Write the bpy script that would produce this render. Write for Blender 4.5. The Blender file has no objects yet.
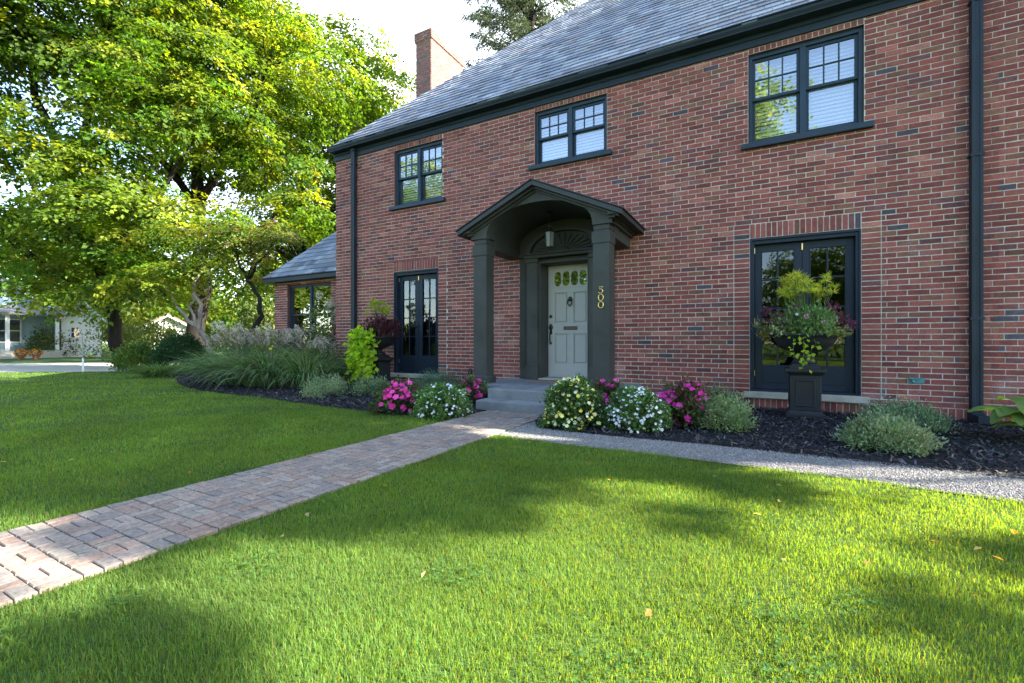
import bpy, math, random
import numpy as np
from mathutils import Vector, Matrix

R = math.radians
random.seed(7)
rng = np.random.default_rng(7)
scene = bpy.context.scene
col = bpy.data.collections.new('front_garden')
scene.collection.children.link(col)

# ------------------------------------------------------------------ materials
def mat(name, build):
    m = bpy.data.materials.new(name)
    m.use_nodes = True
    nt = m.node_tree
    nt.nodes.clear()
    out = nt.nodes.new('ShaderNodeOutputMaterial')
    sh = build(nt)
    nt.links.new(sh, out.inputs['Surface'])
    return m

def N(nt, typ, **kw):
    n = nt.nodes.new(typ)
    for k, v in kw.items():
        setattr(n, k, v)
    return n

def setin(nt, node, name, v):
    s = node.inputs[name]
    if hasattr(v, 'is_linked') or isinstance(v, bpy.types.NodeSocket):
        nt.links.new(v, s)
    elif isinstance(v, (tuple, list)) and len(v) == 3 and s.type == 'RGBA':
        s.default_value = (*v, 1)
    else:
        s.default_value = v

def coords(nt, kind='Object', scale=None):
    tc = N(nt, 'ShaderNodeTexCoord')
    s = tc.outputs[kind]
    if scale is not None:
        mp = N(nt, 'ShaderNodeMapping')
        nt.links.new(s, mp.inputs['Vector'])
        mp.inputs['Scale'].default_value = scale if isinstance(scale, (tuple, list)) else (scale,) * 3
        s = mp.outputs['Vector']
    return s

def noise(nt, scale, detail=4, rough=.6, vec=None, out='Fac'):
    n = N(nt, 'ShaderNodeTexNoise')
    n.inputs['Scale'].default_value = scale
    n.inputs['Detail'].default_value = detail
    n.inputs['Roughness'].default_value = rough
    if vec is None:
        vec = coords(nt)
    nt.links.new(vec, n.inputs['Vector'])
    return n.outputs[out]

def ramp(nt, fac, stops):
    n = N(nt, 'ShaderNodeValToRGB')
    e = n.color_ramp.elements
    while len(e) < len(stops):
        e.new(.5)
    for i, (p, c) in enumerate(stops):
        e[i].position = p
        e[i].color = (*c, 1) if len(c) == 3 else c
    nt.links.new(fac, n.inputs['Fac'])
    return n.outputs['Color']

def mix(nt, a, b, fac, mode='MIX'):
    n = N(nt, 'ShaderNodeMix', data_type='RGBA', blend_type=mode)
    for k, v in ((6, a), (7, b)):
        s = n.inputs[k]
        if isinstance(v, bpy.types.NodeSocket):
            nt.links.new(v, s)
        else:
            s.default_value = (*v, 1)
    if isinstance(fac, bpy.types.NodeSocket):
        nt.links.new(fac, n.inputs[0])
    else:
        n.inputs[0].default_value = fac
    return n.outputs[2]

def bump(nt, h, strength=.3, dist=.01):
    b = N(nt, 'ShaderNodeBump')
    b.inputs['Strength'].default_value = strength
    b.inputs['Distance'].default_value = dist
    nt.links.new(h, b.inputs['Height'])
    return b.outputs['Normal']

def bsdf(nt, color, rough=.6, normal=None, spec=.5, metal=0, coat=0):
    p = N(nt, 'ShaderNodeBsdfPrincipled')
    setin(nt, p, 'Base Color', color)
    setin(nt, p, 'Roughness', rough)
    p.inputs['Specular IOR Level'].default_value = spec
    p.inputs['Metallic'].default_value = metal
    p.inputs['Coat Weight'].default_value = coat
    if normal is not None:
        nt.links.new(normal, p.inputs['Normal'])
    return p.outputs['BSDF']

def attr(nt, name='col'):
    a = N(nt, 'ShaderNodeAttribute')
    a.attribute_name = name
    return a.outputs['Color']

def m_paint(name, c, rough=.45, var=.25, spec=.5):
    def f(nt):
        n1 = noise(nt, 3.0, 5)
        n2 = noise(nt, 60, 3)
        lo = tuple(x * (1 - var) for x in c)
        hi = tuple(min(1, x * (1 + var)) for x in c)
        cc = ramp(nt, n1, [(.3, lo), (.7, hi)])
        rr = N(nt, 'ShaderNodeMapRange')
        nt.links.new(n1, rr.inputs['Value'])
        rr.inputs['To Min'].default_value = max(.05, rough - .12)
        rr.inputs['To Max'].default_value = min(1, rough + .15)
        return bsdf(nt, cc, rr.outputs['Result'], bump(nt, n2, .06, .003), spec)
    return mat(name, f)

def m_brick():
    def f(nt):
        a = attr(nt)
        fine = noise(nt, 90, 5, .7)
        big = noise(nt, .7, 4)
        blot = noise(nt, 9, 4)
        c = mix(nt, a, ramp(nt, fine, [(.25, (.35, .33, .34)), (.75, (1.6, 1.55, 1.5))]), .85, 'MULTIPLY')
        c = mix(nt, c, ramp(nt, blot, [(.35, (.8, .78, .8)), (.65, (1.15, 1.15, 1.1))]), .8, 'MULTIPLY')
        c = mix(nt, c, ramp(nt, big, [(.3, (.86, .86, .9)), (.7, (1.12, 1.1, 1.05))]), .8, 'MULTIPLY')
        # pale lime bloom in patches that belong to the old brick
        bl = N(nt, 'ShaderNodeMath', operation='MULTIPLY')
        nt.links.new(ramp(nt, noise(nt, 1.3, 6, .7), [(.58, (0, 0, 0)), (.75, (1, 1, 1))]), bl.inputs[0])
        bl.inputs[1].default_value = .30
        c = mix(nt, c, (.42, .36, .34), bl.outputs[0])
        return bsdf(nt, c, .88, bump(nt, fine, .5, .004), .25)
    return mat('brick', f)

def m_mortar():
    def f(nt):
        fine = noise(nt, 120, 4, .7)
        big = noise(nt, 1.1, 4)
        c = ramp(nt, big, [(.3, (.50, .45, .385)), (.7, (.64, .585, .51))])
        c = mix(nt, c, ramp(nt, fine, [(.3, (.6, .6, .6)), (.7, (1.25, 1.25, 1.25))]), .8, 'MULTIPLY')
        c = mix(nt, c, ramp(nt, noise(nt, 14, 4), [(.3, (.62, .6, .58)), (.6, (1.1, 1.1, 1.1))]), .8, 'MULTIPLY')
        return bsdf(nt, c, .95, bump(nt, fine, .5, .003), .2)
    return mat('mortar', f)

def m_attr(name, rough=.7, scale=40, var=.5, bumps=.3, spec=.4):
    def f(nt):
        a = attr(nt)
        fine = noise(nt, scale, 5, .65)
        c = mix(nt, a, ramp(nt, fine, [(.25, (1 - var,) * 3), (.75, (1 + var,) * 3)]), 1, 'MULTIPLY')
        return bsdf(nt, c, rough, bump(nt, fine, bumps, .004), spec)
    return mat(name, f)

def m_leaf(name, trans=.45, gloss=.2, tint=(1.35, 1.25, .55)):
    """leaf: colour comes from the face attribute; part of the light passes through"""
    def f(nt):
        a = attr(nt)
        d = bsdf(nt, a, .6, None, gloss)
        t = N(nt, 'ShaderNodeBsdfTranslucent')
        nt.links.new(mix(nt, a, tint, 1, 'MULTIPLY'), t.inputs['Color'])
        m = N(nt, 'ShaderNodeMixShader')
        m.inputs[0].default_value = trans
        nt.links.new(d, m.inputs[1])
        nt.links.new(t.outputs[0], m.inputs[2])
        return m.outputs[0]
    return mat(name, f)

def m_concrete(name, lo, hi, scale=3.):
    def f(nt):
        n1 = noise(nt, scale, 6, .7)
        n2 = noise(nt, 150, 3, .7)
        c = ramp(nt, n1, [(.3, lo), (.7, hi)])
        c = mix(nt, c, ramp(nt, n2, [(.3, (.75,) * 3), (.7, (1.2,) * 3)]), .8, 'MULTIPLY')
        return bsdf(nt, c, .85, bump(nt, n2, .35, .003), .3)
    return mat(name, f)

def m_glass(name, refl=.4, tint=(.85, .9, .92), wob=.0):
    def f(nt):
        g = N(nt, 'ShaderNodeBsdfGlossy')
        g.inputs['Color'].default_value = (1, 1, 1, 1)
        g.inputs['Roughness'].default_value = .015
        if wob:
            nrm = bump(nt, noise(nt, 2.2, 1), wob, .02)
            nt.links.new(nrm, g.inputs['Normal'])
        t = N(nt, 'ShaderNodeBsdfTransparent')
        t.inputs['Color'].default_value = (*tint, 1)
        fr = N(nt, 'ShaderNodeFresnel')
        fr.inputs['IOR'].default_value = 1.5
        ad = N(nt, 'ShaderNodeMath', operation='ADD', use_clamp=True)
        nt.links.new(fr.outputs[0], ad.inputs[0])
        ad.inputs[1].default_value = refl
        m = N(nt, 'ShaderNodeMixShader')
        nt.links.new(ad.outputs[0], m.inputs[0])
        nt.links.new(t.outputs[0], m.inputs[1])
        nt.links.new(g.outputs[0], m.inputs[2])
        return m.outputs[0]
    return mat(name, f)

def m_bark(name, c):
    def f(nt):
        n1 = noise(nt, 6, 6, .7, coords(nt, 'Object', (1, 1, .25)))
        cc = ramp(nt, n1, [(.3, tuple(x * .5 for x in c)), (.7, tuple(x * 1.5 for x in c))])
        return bsdf(nt, cc, .95, bump(nt, n1, .8, .03), .2)
    return mat(name, f)

def m_soil(name, stops, scale=6., b=.6, rough=.95):
    def f(nt):
        n1 = noise(nt, scale, 8, .7)
        n2 = noise(nt, scale * 14, 4, .7)
        c = ramp(nt, n1, stops)
        c = mix(nt, c, ramp(nt, n2, [(.3, (.55,) * 3), (.7, (1.4,) * 3)]), .8, 'MULTIPLY')
        return bsdf(nt, c, rough, bump(nt, n2, b, .012), .2)
    return mat(name, f)

M = {}
M['brick'] = m_brick()
M['mortar'] = m_mortar()
M['slate'] = m_attr('slate', .62, 30, .4, .35, .35)
M['trim'] = m_paint('blue_black_trim', (.012, .022, .034), .5, .3, .3)
M['gutter'] = m_paint('gutter_paint', (.011, .018, .026), .5, .3, .3)
M['sash'] = m_paint('sash_paint', (.012, .028, .045), .45, .3, .35)
M['porch'] = m_paint('porch_paint', (.042, .043, .037), .55, .3, .3)
M['porchdark'] = m_paint('porch_roof', (.022, .024, .024), .55)
M['frenchdoor'] = m_paint('navy_door_paint', (.008, .016, .029), .5, .3, .3)
M['door'] = m_paint('sage_door_paint', (.45, .43, .39), .5, .06)
M['blackmetal'] = m_paint('black_metal', (.012, .012, .013), .4)
M['brass'] = mat('brass', lambda nt: bsdf(nt, (.75, .52, .18), .3, None, .5, 1))
M['bronze'] = m_paint('bronze_plate', (.10, .055, .04), .4)
M['verdigris'] = m_paint('verdigris', (.07, .20, .20), .7)
M['stone'] = m_concrete('sill_stone', (.30, .27, .22), (.46, .43, .36))
M['step'] = m_concrete('bluestone_step', (.13, .135, .14), (.25, .25, .24))
M['street'] = m_concrete('street_concrete', (.36, .34, .31), (.50, .48, .44), 1.2)
M['glass'] = m_glass('window_glass', .26, wob=.06)
M['doorglass'] = m_glass('door_glass', .035, (.5, .55, .6), wob=.03)
M['leadglass'] = m_glass('door_light_glass', .65, (.6, .65, .5), wob=.10)
M['blind'] = m_paint('window_blind', (.72, .74, .70), .8, .05)
M['dark'] = m_paint('dark_interior', (.012, .013, .015), .9)
M['curtain'] = m_paint('curtain', (.03, .034, .04), .9)
M['lampglass'] = m_paint('lantern_glass', (.20, .20, .17), .2, .1)
M['white'] = m_paint('white_siding', (.72, .73, .74), .6, .06)
M['bluesiding'] = m_paint('blue_siding', (.30, .43, .52), .6, .08)
M['bluetrim'] = m_paint('blue_trim', (.14, .26, .42), .6, .08)
M['greyroof'] = m_paint('grey_shingle_roof', (.22, .21, .22), .8, .2)
M['brownroof'] = m_paint('brown_shingle_roof', (.19, .10, .08), .8, .2)
M['timber'] = m_paint('timber_post', (.30, .28, .25), .7)
M['urn'] = m_paint('urn_iron', (.015, .016, .017), .55, .3, .3)
M['terracotta'] = m_paint('clay_pot', (.30, .13, .08), .8)
M['mat'] = m_paint('coir_mat', (.19, .13, .09), .95, .3)
M['leaf'] = m_leaf('leaf', .58, tint=(2.2, 1.9, .5))
M['leafsoft'] = m_leaf('leaf_soft', .35, tint=(1.4, 1.35, .7))
M['leafdark'] = m_leaf('leaf_evergreen', .22, tint=(1.1, 1.15, .7))
M['petal'] = m_leaf('petal', .3, tint=(1, 1, 1))
M['grass'] = m_leaf('grass_blade', .58, .06, tint=(2.0, 1.6, .28))
M['plume'] = m_leaf('plume', .45, tint=(1.05, 1, .9))
M['bark'] = m_bark('bark_dark', (.022, .018, .015))
M['barkpale'] = m_bark('bark_pale', (.24, .20, .16))
M['stem'] = m_paint('plant_stem', (.06, .09, .03), .7)
M['mulchchip'] = m_attr('mulch_chip', .9, 60, .5, .5, .3)
M['pebble'] = m_attr('pebble', .85, 80, .35, .3, .3)
M['paver'] = m_attr('paver', .85, 50, .45, .4, .3)
M['mulch'] = m_soil('mulch_soil', [(.3, (.008, .008, .010)), (.7, (.028, .027, .030))], 9, .9)
M['gravel'] = m_soil('gravel_bed', [(.3, (.14, .13, .12)), (.7, (.25, .235, .22))], 12, .9)
M['pathsand'] = m_soil('joint_sand', [(.3, (.030, .050, .016)), (.7, (.075, .075, .045))], 10, .6)
M['ground'] = m_soil('turf_soil', [(.3, (.030, .062, .012)), (.7, (.060, .105, .022))], 1.1, .8)

# ------------------------------------------------------------------ mesh helpers
class MB:
    def __init__(s):
        s.v = []; s.f = []; s.c = []; s.n = 0
    def add(s, verts, faces, c=None):
        b = s.n
        s.v.extend(tuple(float(q) for q in p) for p in verts); s.n += len(verts)
        for f in faces:
            s.f.append(tuple(i + b for i in f)); s.c.append(c)
        return s
    def box(s, x0, x1, y0, y1, z0, z1, c=None):
        s.add([(x0, y0, z0), (x1, y0, z0), (x1, y1, z0), (x0, y1, z0), (x0, y0, z1), (x1, y0, z1), (x1, y1, z1), (x0, y1, z1)],
              [(0, 3, 2, 1), (4, 5, 6, 7), (0, 1, 5, 4), (1, 2, 6, 5), (2, 3, 7, 6), (3, 0, 4, 7)], c)
        return s
    def frustum(s, cx, cy, z0, z1, a0, b0, a1, b1, c=None):
        s.add([(cx - a0, cy - b0, z0), (cx + a0, cy - b0, z0), (cx + a0, cy + b0, z0), (cx - a0, cy + b0, z0),
               (cx - a1, cy - b1, z1), (cx + a1, cy - b1, z1), (cx + a1, cy + b1, z1), (cx - a1, cy + b1, z1)],
              [(0, 3, 2, 1), (4, 5, 6, 7), (0, 1, 5, 4), (1, 2, 6, 5), (2, 3, 7, 6), (3, 0, 4, 7)], c)
        return s
    def prism_y(s, prof, y0, y1, c=None):
        """profile of (x, z) points, counter-clockwise seen from -Y, pushed from y0 to y1"""
        n = len(prof)
        vs = [(x, y0, z) for x, z in prof] + [(x, y1, z) for x, z in prof]
        fs = [tuple(range(n)), tuple(range(2 * n - 1, n - 1, -1))]
        for i in range(n):
            j = (i + 1) % n
            fs.append((i, i + n, j + n, j))
        s.add(vs, fs, c)
        return s
    def prism_x(s, prof, x0, x1, c=None):
        """profile of (y, z) points pushed from x0 to x1"""
        n = len(prof)
        vs = [(x0, y, z) for y, z in prof] + [(x1, y, z) for y, z in prof]
        fs = [tuple(range(n - 1, -1, -1)), tuple(range(n, 2 * n))]
        for i in range(n):
            j = (i + 1) % n
            fs.append((i, j, j + n, i + n))
        s.add(vs, fs, c)
        return s
    def tube(s, pts, rad, n=8, c=None, cap=True):
        pts = [Vector(p) for p in pts]
        if not isinstance(rad, (list, tuple)):
            rad = [rad] * len(pts)
        rings = []
        up = Vector((0.123, .37, .92)).normalized()
        for i, p in enumerate(pts):
            d = (pts[min(i + 1, len(pts) - 1)] - pts[max(i - 1, 0)]).normalized()
            u = d.cross(up)
            if u.length < 1e-3:
                u = d.cross(Vector((1, 0, 0)))
            u.normalize(); w = d.cross(u).normalized()
            rings.append([p + (u * math.cos(2 * math.pi * k / n) + w * math.sin(2 * math.pi * k / n)) * rad[i] for k in range(n)])
        vs = [q for r in rings for q in r]
        fs = []
        for i in range(len(pts) - 1):
            for k in range(n):
                a = i * n + k; b = i * n + (k + 1) % n
                fs.append((a, b, b + n, a + n))
        if cap:
            fs.append(tuple(range(n - 1, -1, -1)))
            fs.append(tuple(range((len(pts) - 1) * n, len(pts) * n)))
        s.add(vs, fs, c)
        return s
    def lathe(s, prof, cx, cy, n=24, c=None, flute=0.):
        vs = []
        for r, z in prof:
            for k in range(n):
                a = 2 * math.pi * k / n
                rr = r * (1 + flute * (1 if k % 2 else -1))
                vs.append((cx + rr * math.cos(a), cy + rr * math.sin(a), z))
        fs = []
        for i in range(len(prof) - 1):
            for k in range(n):
                a = i * n + k; b = i * n + (k + 1) % n
                fs.append((a, b, b + n, a + n))
        fs.append(tuple(range(n - 1, -1, -1)))
        fs.append(tuple(range((len(prof) - 1) * n, len(prof) * n)))
        s.add(vs, fs, c)
        return s
    def sphere(s, cx, cy, cz, rx, ry=None, rz=None, n=10, m=6, c=None):
        ry = ry or rx; rz = rz or rx
        vs = [(cx, cy, cz - rz)]
        for i in range(1, m):
            a = -math.pi / 2 + math.pi * i / m
            for k in range(n):
                b = 2 * math.pi * k / n
                vs.append((cx + rx * math.cos(a) * math.cos(b), cy + ry * math.cos(a) * math.sin(b), cz + rz * math.sin(a)))
        vs.append((cx, cy, cz + rz))
        fs = []
        for k in range(n):
            fs.append((0, 1 + (k + 1) % n, 1 + k))
            t = 1 + (m - 2) * n
            fs.append((len(vs) - 1, t + k, t + (k + 1) % n))
        for i in range(m - 2):
            for k in range(n):
                a = 1 + i * n + k; b = 1 + i * n + (k + 1) % n
                fs.append((a, b, b + n, a + n))
        s.add(vs, fs, c)
        return s
    def build(s, name, m, parent=None, bevel=0., smooth=False):
        me = bpy.data.meshes.new(name)
        me.from_pydata(s.v, [], s.f)
        if any(c is not None for c in s.c):
            a = me.attributes.new('col', 'FLOAT_COLOR', 'FACE')
            arr = np.array([(*(c if c is not None else (.2, .2, .2)), 1) for c in s.c], dtype=np.float32)
            a.data.foreach_set('color', arr.ravel())
        me.materials.append(m)
        if smooth:
            me.polygons.foreach_set('use_smooth', [True] * len(me.polygons))
        me.update()
        o = bpy.data.objects.new(name, me)
        col.objects.link(o)
        if parent is not None:
            o.parent = parent
        if bevel:
            b = o.modifiers.new('edge', 'BEVEL')
            b.width = bevel; b.segments = 2; b.limit_method = 'ANGLE'; b.angle_limit = R(40)
        return o

def np_mesh(name, verts, faces_n, m, parent=None, colors=None, smooth=False):
    """verts (n, k, 3): n separate faces of k corners each"""
    n, k, _ = verts.shape
    me = bpy.data.meshes.new(name)
    me.vertices.add(n * k)
    me.vertices.foreach_set('co', np.ascontiguousarray(verts, dtype=np.float32).ravel())
    me.loops.add(n * k)
    me.loops.foreach_set('vertex_index', np.arange(n * k, dtype=np.int32))
    me.polygons.add(n)
    me.polygons.foreach_set('loop_start', np.arange(0, n * k, k, dtype=np.int32))
    me.polygons.foreach_set('loop_total', np.full(n, k, dtype=np.int32))
    if colors is not None:
        a = me.attributes.new('col', 'FLOAT_COLOR', 'FACE')
        cc = np.ones((n, 4), dtype=np.float32); cc[:, :3] = colors
        a.data.foreach_set('color', cc.ravel())
    me.materials.append(m)
    me.update(calc_edges=True)
    me.validate()
    o = bpy.data.objects.new(name, me)
    col.objects.link(o)
    if parent is not None:
        o.parent = parent
    return o

def thing(name, label, cat, loc=(0, 0, 0), rz=0, group=None):
    o = bpy.data.objects.new(name, None)
    o.empty_display_size = .2
    col.objects.link(o)
    o.location = loc; o.rotation_euler = (0, 0, rz)
    return tag(o, label, cat, group)

def tag(o, label, cat, group=None, kind=None):
    o['label'] = label; o['category'] = cat
    if group: o['group'] = group
    if kind: o['kind'] = kind
    return o

def setting(o, kind='structure', label=None, cat=None):
    o['kind'] = kind
    if label: o['label'] = label
    if cat: o['category'] = cat
    return o

def unit(a):
    return a / np.maximum(np.linalg.norm(a, axis=-1, keepdims=True), 1e-9)

def leaf_quads(P, D, Nrm, L, W, fold=.25):
    """rhombic leaves: base at P, pointing along D, face normal about Nrm; two triangles folded a little on the midrib -> (2n,3,3)"""
    D = unit(D)
    S = unit(np.cross(D, Nrm)); U = unit(np.cross(S, D))
    L = L[:, None]; W = W[:, None]
    tip = P + D * L
    mid = P + D * L * .45
    a = mid + S * W * .5 + U * W * fold
    b = mid - S * W * .5 + U * W * fold
    t1 = np.stack([P, a, tip], 1); t2 = np.stack([P, tip, b], 1)
    return np.concatenate([t1, t2], 0)

def palette(n, cols, jit=.18, g=rng):
    cols = np.array(cols, dtype=float)
    c = cols[g.integers(0, len(cols), n)]
    return np.clip(c * (1 + g.normal(0, jit, (n, 1))) * (1 + g.normal(0, jit * .4, (n, 3))), .002, .95)

def rand_dirs(n, g=rng):
    return unit(g.normal(0, 1, (n, 3)))

# ------------------------------------------------------------------ ground, beds, path
GRASS_Z = 0.0
g0 = MB(); g0.add([(-260, -200, 0), (200, -200, 0), (200, 260, 0), (-260, 260, 0)], [(0, 1, 2, 3)])
setting(g0.build('ground', M['ground']))

LEFT_BED = [(-3.26, -.9), (-3.27, -2.45), (-3.6, -2.78), (-4.2, -2.92), (-5.2, -2.86), (-6.4, -2.72), (-7.4, -2.62), (-8.6, -2.62), (-10.0, -2.42),
            (-11.4, -1.98), (-13.0, -1.28), (-14.6, -.95), (-16.2, -.7), (-17.2, -.1), (-17.6, 1.2), (-16.5, 2.4), (-13.2, 2.6), (-12.0, 2.4), (-9.2, 1.2), (-8.5, .1), (-4, .1), (-4, -.9)]
RIGHT_BED = [(-2.42, -.9), (-1.6, -.9), (-1.6, .1), (7.6, .1), (7.6, -2.9), (4, -2.95), (1.4, -2.9), (-.4, -2.82), (-1.5, -2.88), (-2.1, -2.82), (-2.34, -2.48), (-2.42, -2.2)]

def inside(poly, x, y):
    poly = np.array(poly); r = np.zeros(x.shape, bool)
    j = len(poly) - 1
    for i in range(len(poly)):
        xi, yi = poly[i]; xj, yj = poly[j]
        c = ((yi > y) != (yj > y)) & (x < (xj - xi) * (y - yi) / (yj - yi + 1e-12) + xi)
        r ^= c; j = i
    return r

def bed_sheet(poly, z):
    b = MB(); b.add([(x, y, z) for x, y in poly], [tuple(range(len(poly)))])
    return b
setting(bed_sheet(LEFT_BED[::-1], .012).build('mulch_bed', M['mulch']))
setting(bed_sheet(RIGHT_BED[::-1], .012).build('mulch_bed', M['mulch']))

def scatter(poly, n, g=rng):
    p = np.array(poly); lo = p.min(0); hi = p.max(0)
    out = []; tot = 0
    while tot < n:
        q = lo + (hi - lo) * g.random((n * 2, 2))
        q = q[inside(poly, q[:, 0], q[:, 1])]
        out.append(q); tot += len(q)
    return np.concatenate(out)[:n]

def chips(poly, n, z, ls, ws, cols, name, jit=.3):
    q = scatter(poly, n)
    P = np.column_stack([q, np.full(n, z) + rng.random(n) * .022])
    a = rng.random(n) * 2 * np.pi; tilt = rng.normal(0, .45, n)
    D = np.column_stack([np.cos(a) * np.cos(tilt), np.sin(a) * np.cos(tilt), np.sin(tilt)])
    S = unit(np.cross(D, np.array([0, 0, 1.]) + rng.normal(0, .35, (n, 3))))
    L = (rng.uniform(*ls, n))[:, None]; W = (rng.uniform(*ws, n))[:, None]
    V = np.stack([P - D * L / 2 - S * W / 2, P + D * L / 2 - S * W * .3, P + D * L / 2 + S * W * .4, P - D * L / 2 + S * W / 2], 1)
    return np_mesh(name, V, 4, M['mulchchip'], None, palette(n, cols, jit))
mc = [(.08, .08, .09), (.10, .08, .065), (.010, .010, .012), (.018, .018, .022), (.03, .03, .036), (.045, .045, .055), (.016, .014, .013), (.025, .024, .030), (.07, .065, .06)]
setting(chips(LEFT_BED, 26000, .018, (.02, .07), (.006, .02), mc, 'mulch_chips'), 'stuff', 'dark shredded bark mulch in the bed left of the steps', 'mulch')
setting(chips(RIGHT_BED, 26000, .018, (.015, .06), (.005, .018), mc, 'mulch_chips'), 'stuff', 'dark shredded bark mulch in the bed right of the steps', 'mulch')

GRAVEL = [(-2.345, -2.45), (-2.15, -2.80), (-1.5, -2.86), (-.4, -2.80), (1.4, -2.82), (4, -2.93), (7.6, -2.9), (7.6, -3.75), (4, -3.68), (1.4, -3.55), (.6, -3.46), (-.6, -3.42), (-1.6, -3.42), (-2.345, -3.38)]
setting(bed_sheet(GRAVEL[::-1], .008).build('gravel_path', M['gravel']))

def pebbles(poly, n, z, rad, cols, name):
    q = scatter(poly, n); r = rng.uniform(*rad, n)
    # octahedra squashed
    base = np.array([[1, 0, 0], [0, 1, 0], [-1, 0, 0], [0, -1, 0], [0, 0, 1]], float)
    a = rng.random(n) * 2 * np.pi
    ca, sa = np.cos(a), np.sin(a)
    jit = rng.uniform(.7, 1.3, (n, 5, 3))
    B = base[None] * jit * r[:, None, None]
    B[:, :, 2] *= .75
    X = B[:, :, 0] * ca[:, None] - B[:, :, 1] * sa[:, None]; Y = B[:, :, 0] * sa[:, None] + B[:, :, 1] * ca[:, None]
    V = np.stack([X + q[:, 0:1], Y + q[:, 1:2], B[:, :, 2] + z], -1)
    T = np.concatenate([V[:, [i, (i + 1) % 4, 4]] for i in range(4)], 0)
    c = palette(n, cols, .15)
    return np_mesh(name, T, 3, M['pebble'], None, np.concatenate([c] * 4, 0))
setting(pebbles(GRAVEL, 70000, .010, (.003, .0085), [(.20, .188, .178), (.24, .225, .215), (.165, .157, .15), (.29, .27, .25), (.20, .175, .16), (.14, .135, .135)], 'gravel_stones'), 'stuff', 'small pale grey gravel stones beside the lawn', 'gravel')

# brick path: basket weave pavers
PX0, PX1 = -3.24, -2.345
setting(MB().add([(PX0, -13, .006), (PX1, -13, .006), (PX1, -1.9, .006), (PX0, -1.9, .006)], [(0, 1, 2, 3)]).build('path_base', M['pathsand']))
pv = MB()
pc = [(.225, .175, .145), (.245, .185, .150), (.205, .175, .155), (.25, .20, .165), (.19, .160, .145), (.235, .165, .132), (.255, .215, .175)]
def paver(x0, x1, y0, y1):
    c = random.choice(pc); k = random.uniform(.88, 1.1)
    gx = .006; g = .0025; z = .026 + random.uniform(-.0025, .0025)
    c = tuple(q * k for q in c)
    b = .003; tz = [z + random.uniform(-.002, .002) for _ in range(4)]
    x0 += gx; x1 -= gx; y0 += g; y1 -= g
    pv.add([(x0, y0, .002), (x1, y0, .002), (x1, y1, .002), (x0, y1, .002),
            (x0, y0, z - b), (x1, y0, z - b), (x1, y1, z - b), (x0, y1, z - b),
            (x0 + b, y0 + b, tz[0]), (x1 - b, y0 + b, tz[1]), (x1 - b, y1 - b, tz[2]), (x0 + b, y1 - b, tz[3])],
           [(0, 1, 5, 4), (1, 2, 6, 5), (2, 3, 7, 6), (3, 0, 4, 7), (4, 5, 9, 8), (5, 6, 10, 9), (6, 7, 11, 10), (7, 4, 8, 11), (8, 9, 10, 11)], c)
cell = (PX1 - PX0) / 7
y = -12.8; row = 0
while y < -2.05:
    y1 = min(y + cell, -2.03)
    for i in range(7):
        xa = PX0 + i * cell; xb = xa + cell
        if (i + row) % 2:
            paver(xa, xb, y, (y + y1) / 2); paver(xa, xb, (y + y1) / 2, y1)
        else:
            paver(xa, (xa + xb) / 2, y, y1); paver((xa + xb) / 2, xb, y, y1)
    y += cell; row += 1
setting(pv.build('path', M['paver']), 'structure', 'brick paver path laid in basket weave leading to the front steps', 'path')

# street beyond the lawn
st = MB(); dx, dy = .806, .592
na = (-20.46, -2.6)
st.add([(na[0] + dx * 9, na[1] + dy * 9, .006), (na[0] - dx * 40, na[1] - dy * 40, .006),
        (na[0] - dx * 40 - dy * 6.6, na[1] - dy * 40 + dx * 6.6, .006), (na[0] + dx * 9 - dy * 6.6, na[1] + dy * 9 + dx * 6.6, .006)], [(0, 3, 2, 1)])
setting(st.build('street', M['street']))
def in_street(x, y):
    d = (x - na[0]) * -dy + (y - na[1]) * dx
    return (d > -.1) & (d < 6.7)

# ------------------------------------------------------------------ house: brick walls
LC, LB, GAP = .2135, .0685, .0115
BR = [((.225, .066, .055), .40), ((.265, .088, .072), .22), ((.185, .057, .052), .17), ((.205, .088, .062), .10), ((.150, .062, .064), .065), ((.075, .062, .076), .015), ((.33, .135, .105), .03)]
bw = np.array([w for _, w in BR]); bw = bw / bw.sum()
def brick_col():
    c = BR[rng.choice(len(BR), p=bw)][0]
    k = 1 + rng.normal(0, .13)
    return tuple(max(.004, q * k) for q in c)

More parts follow.
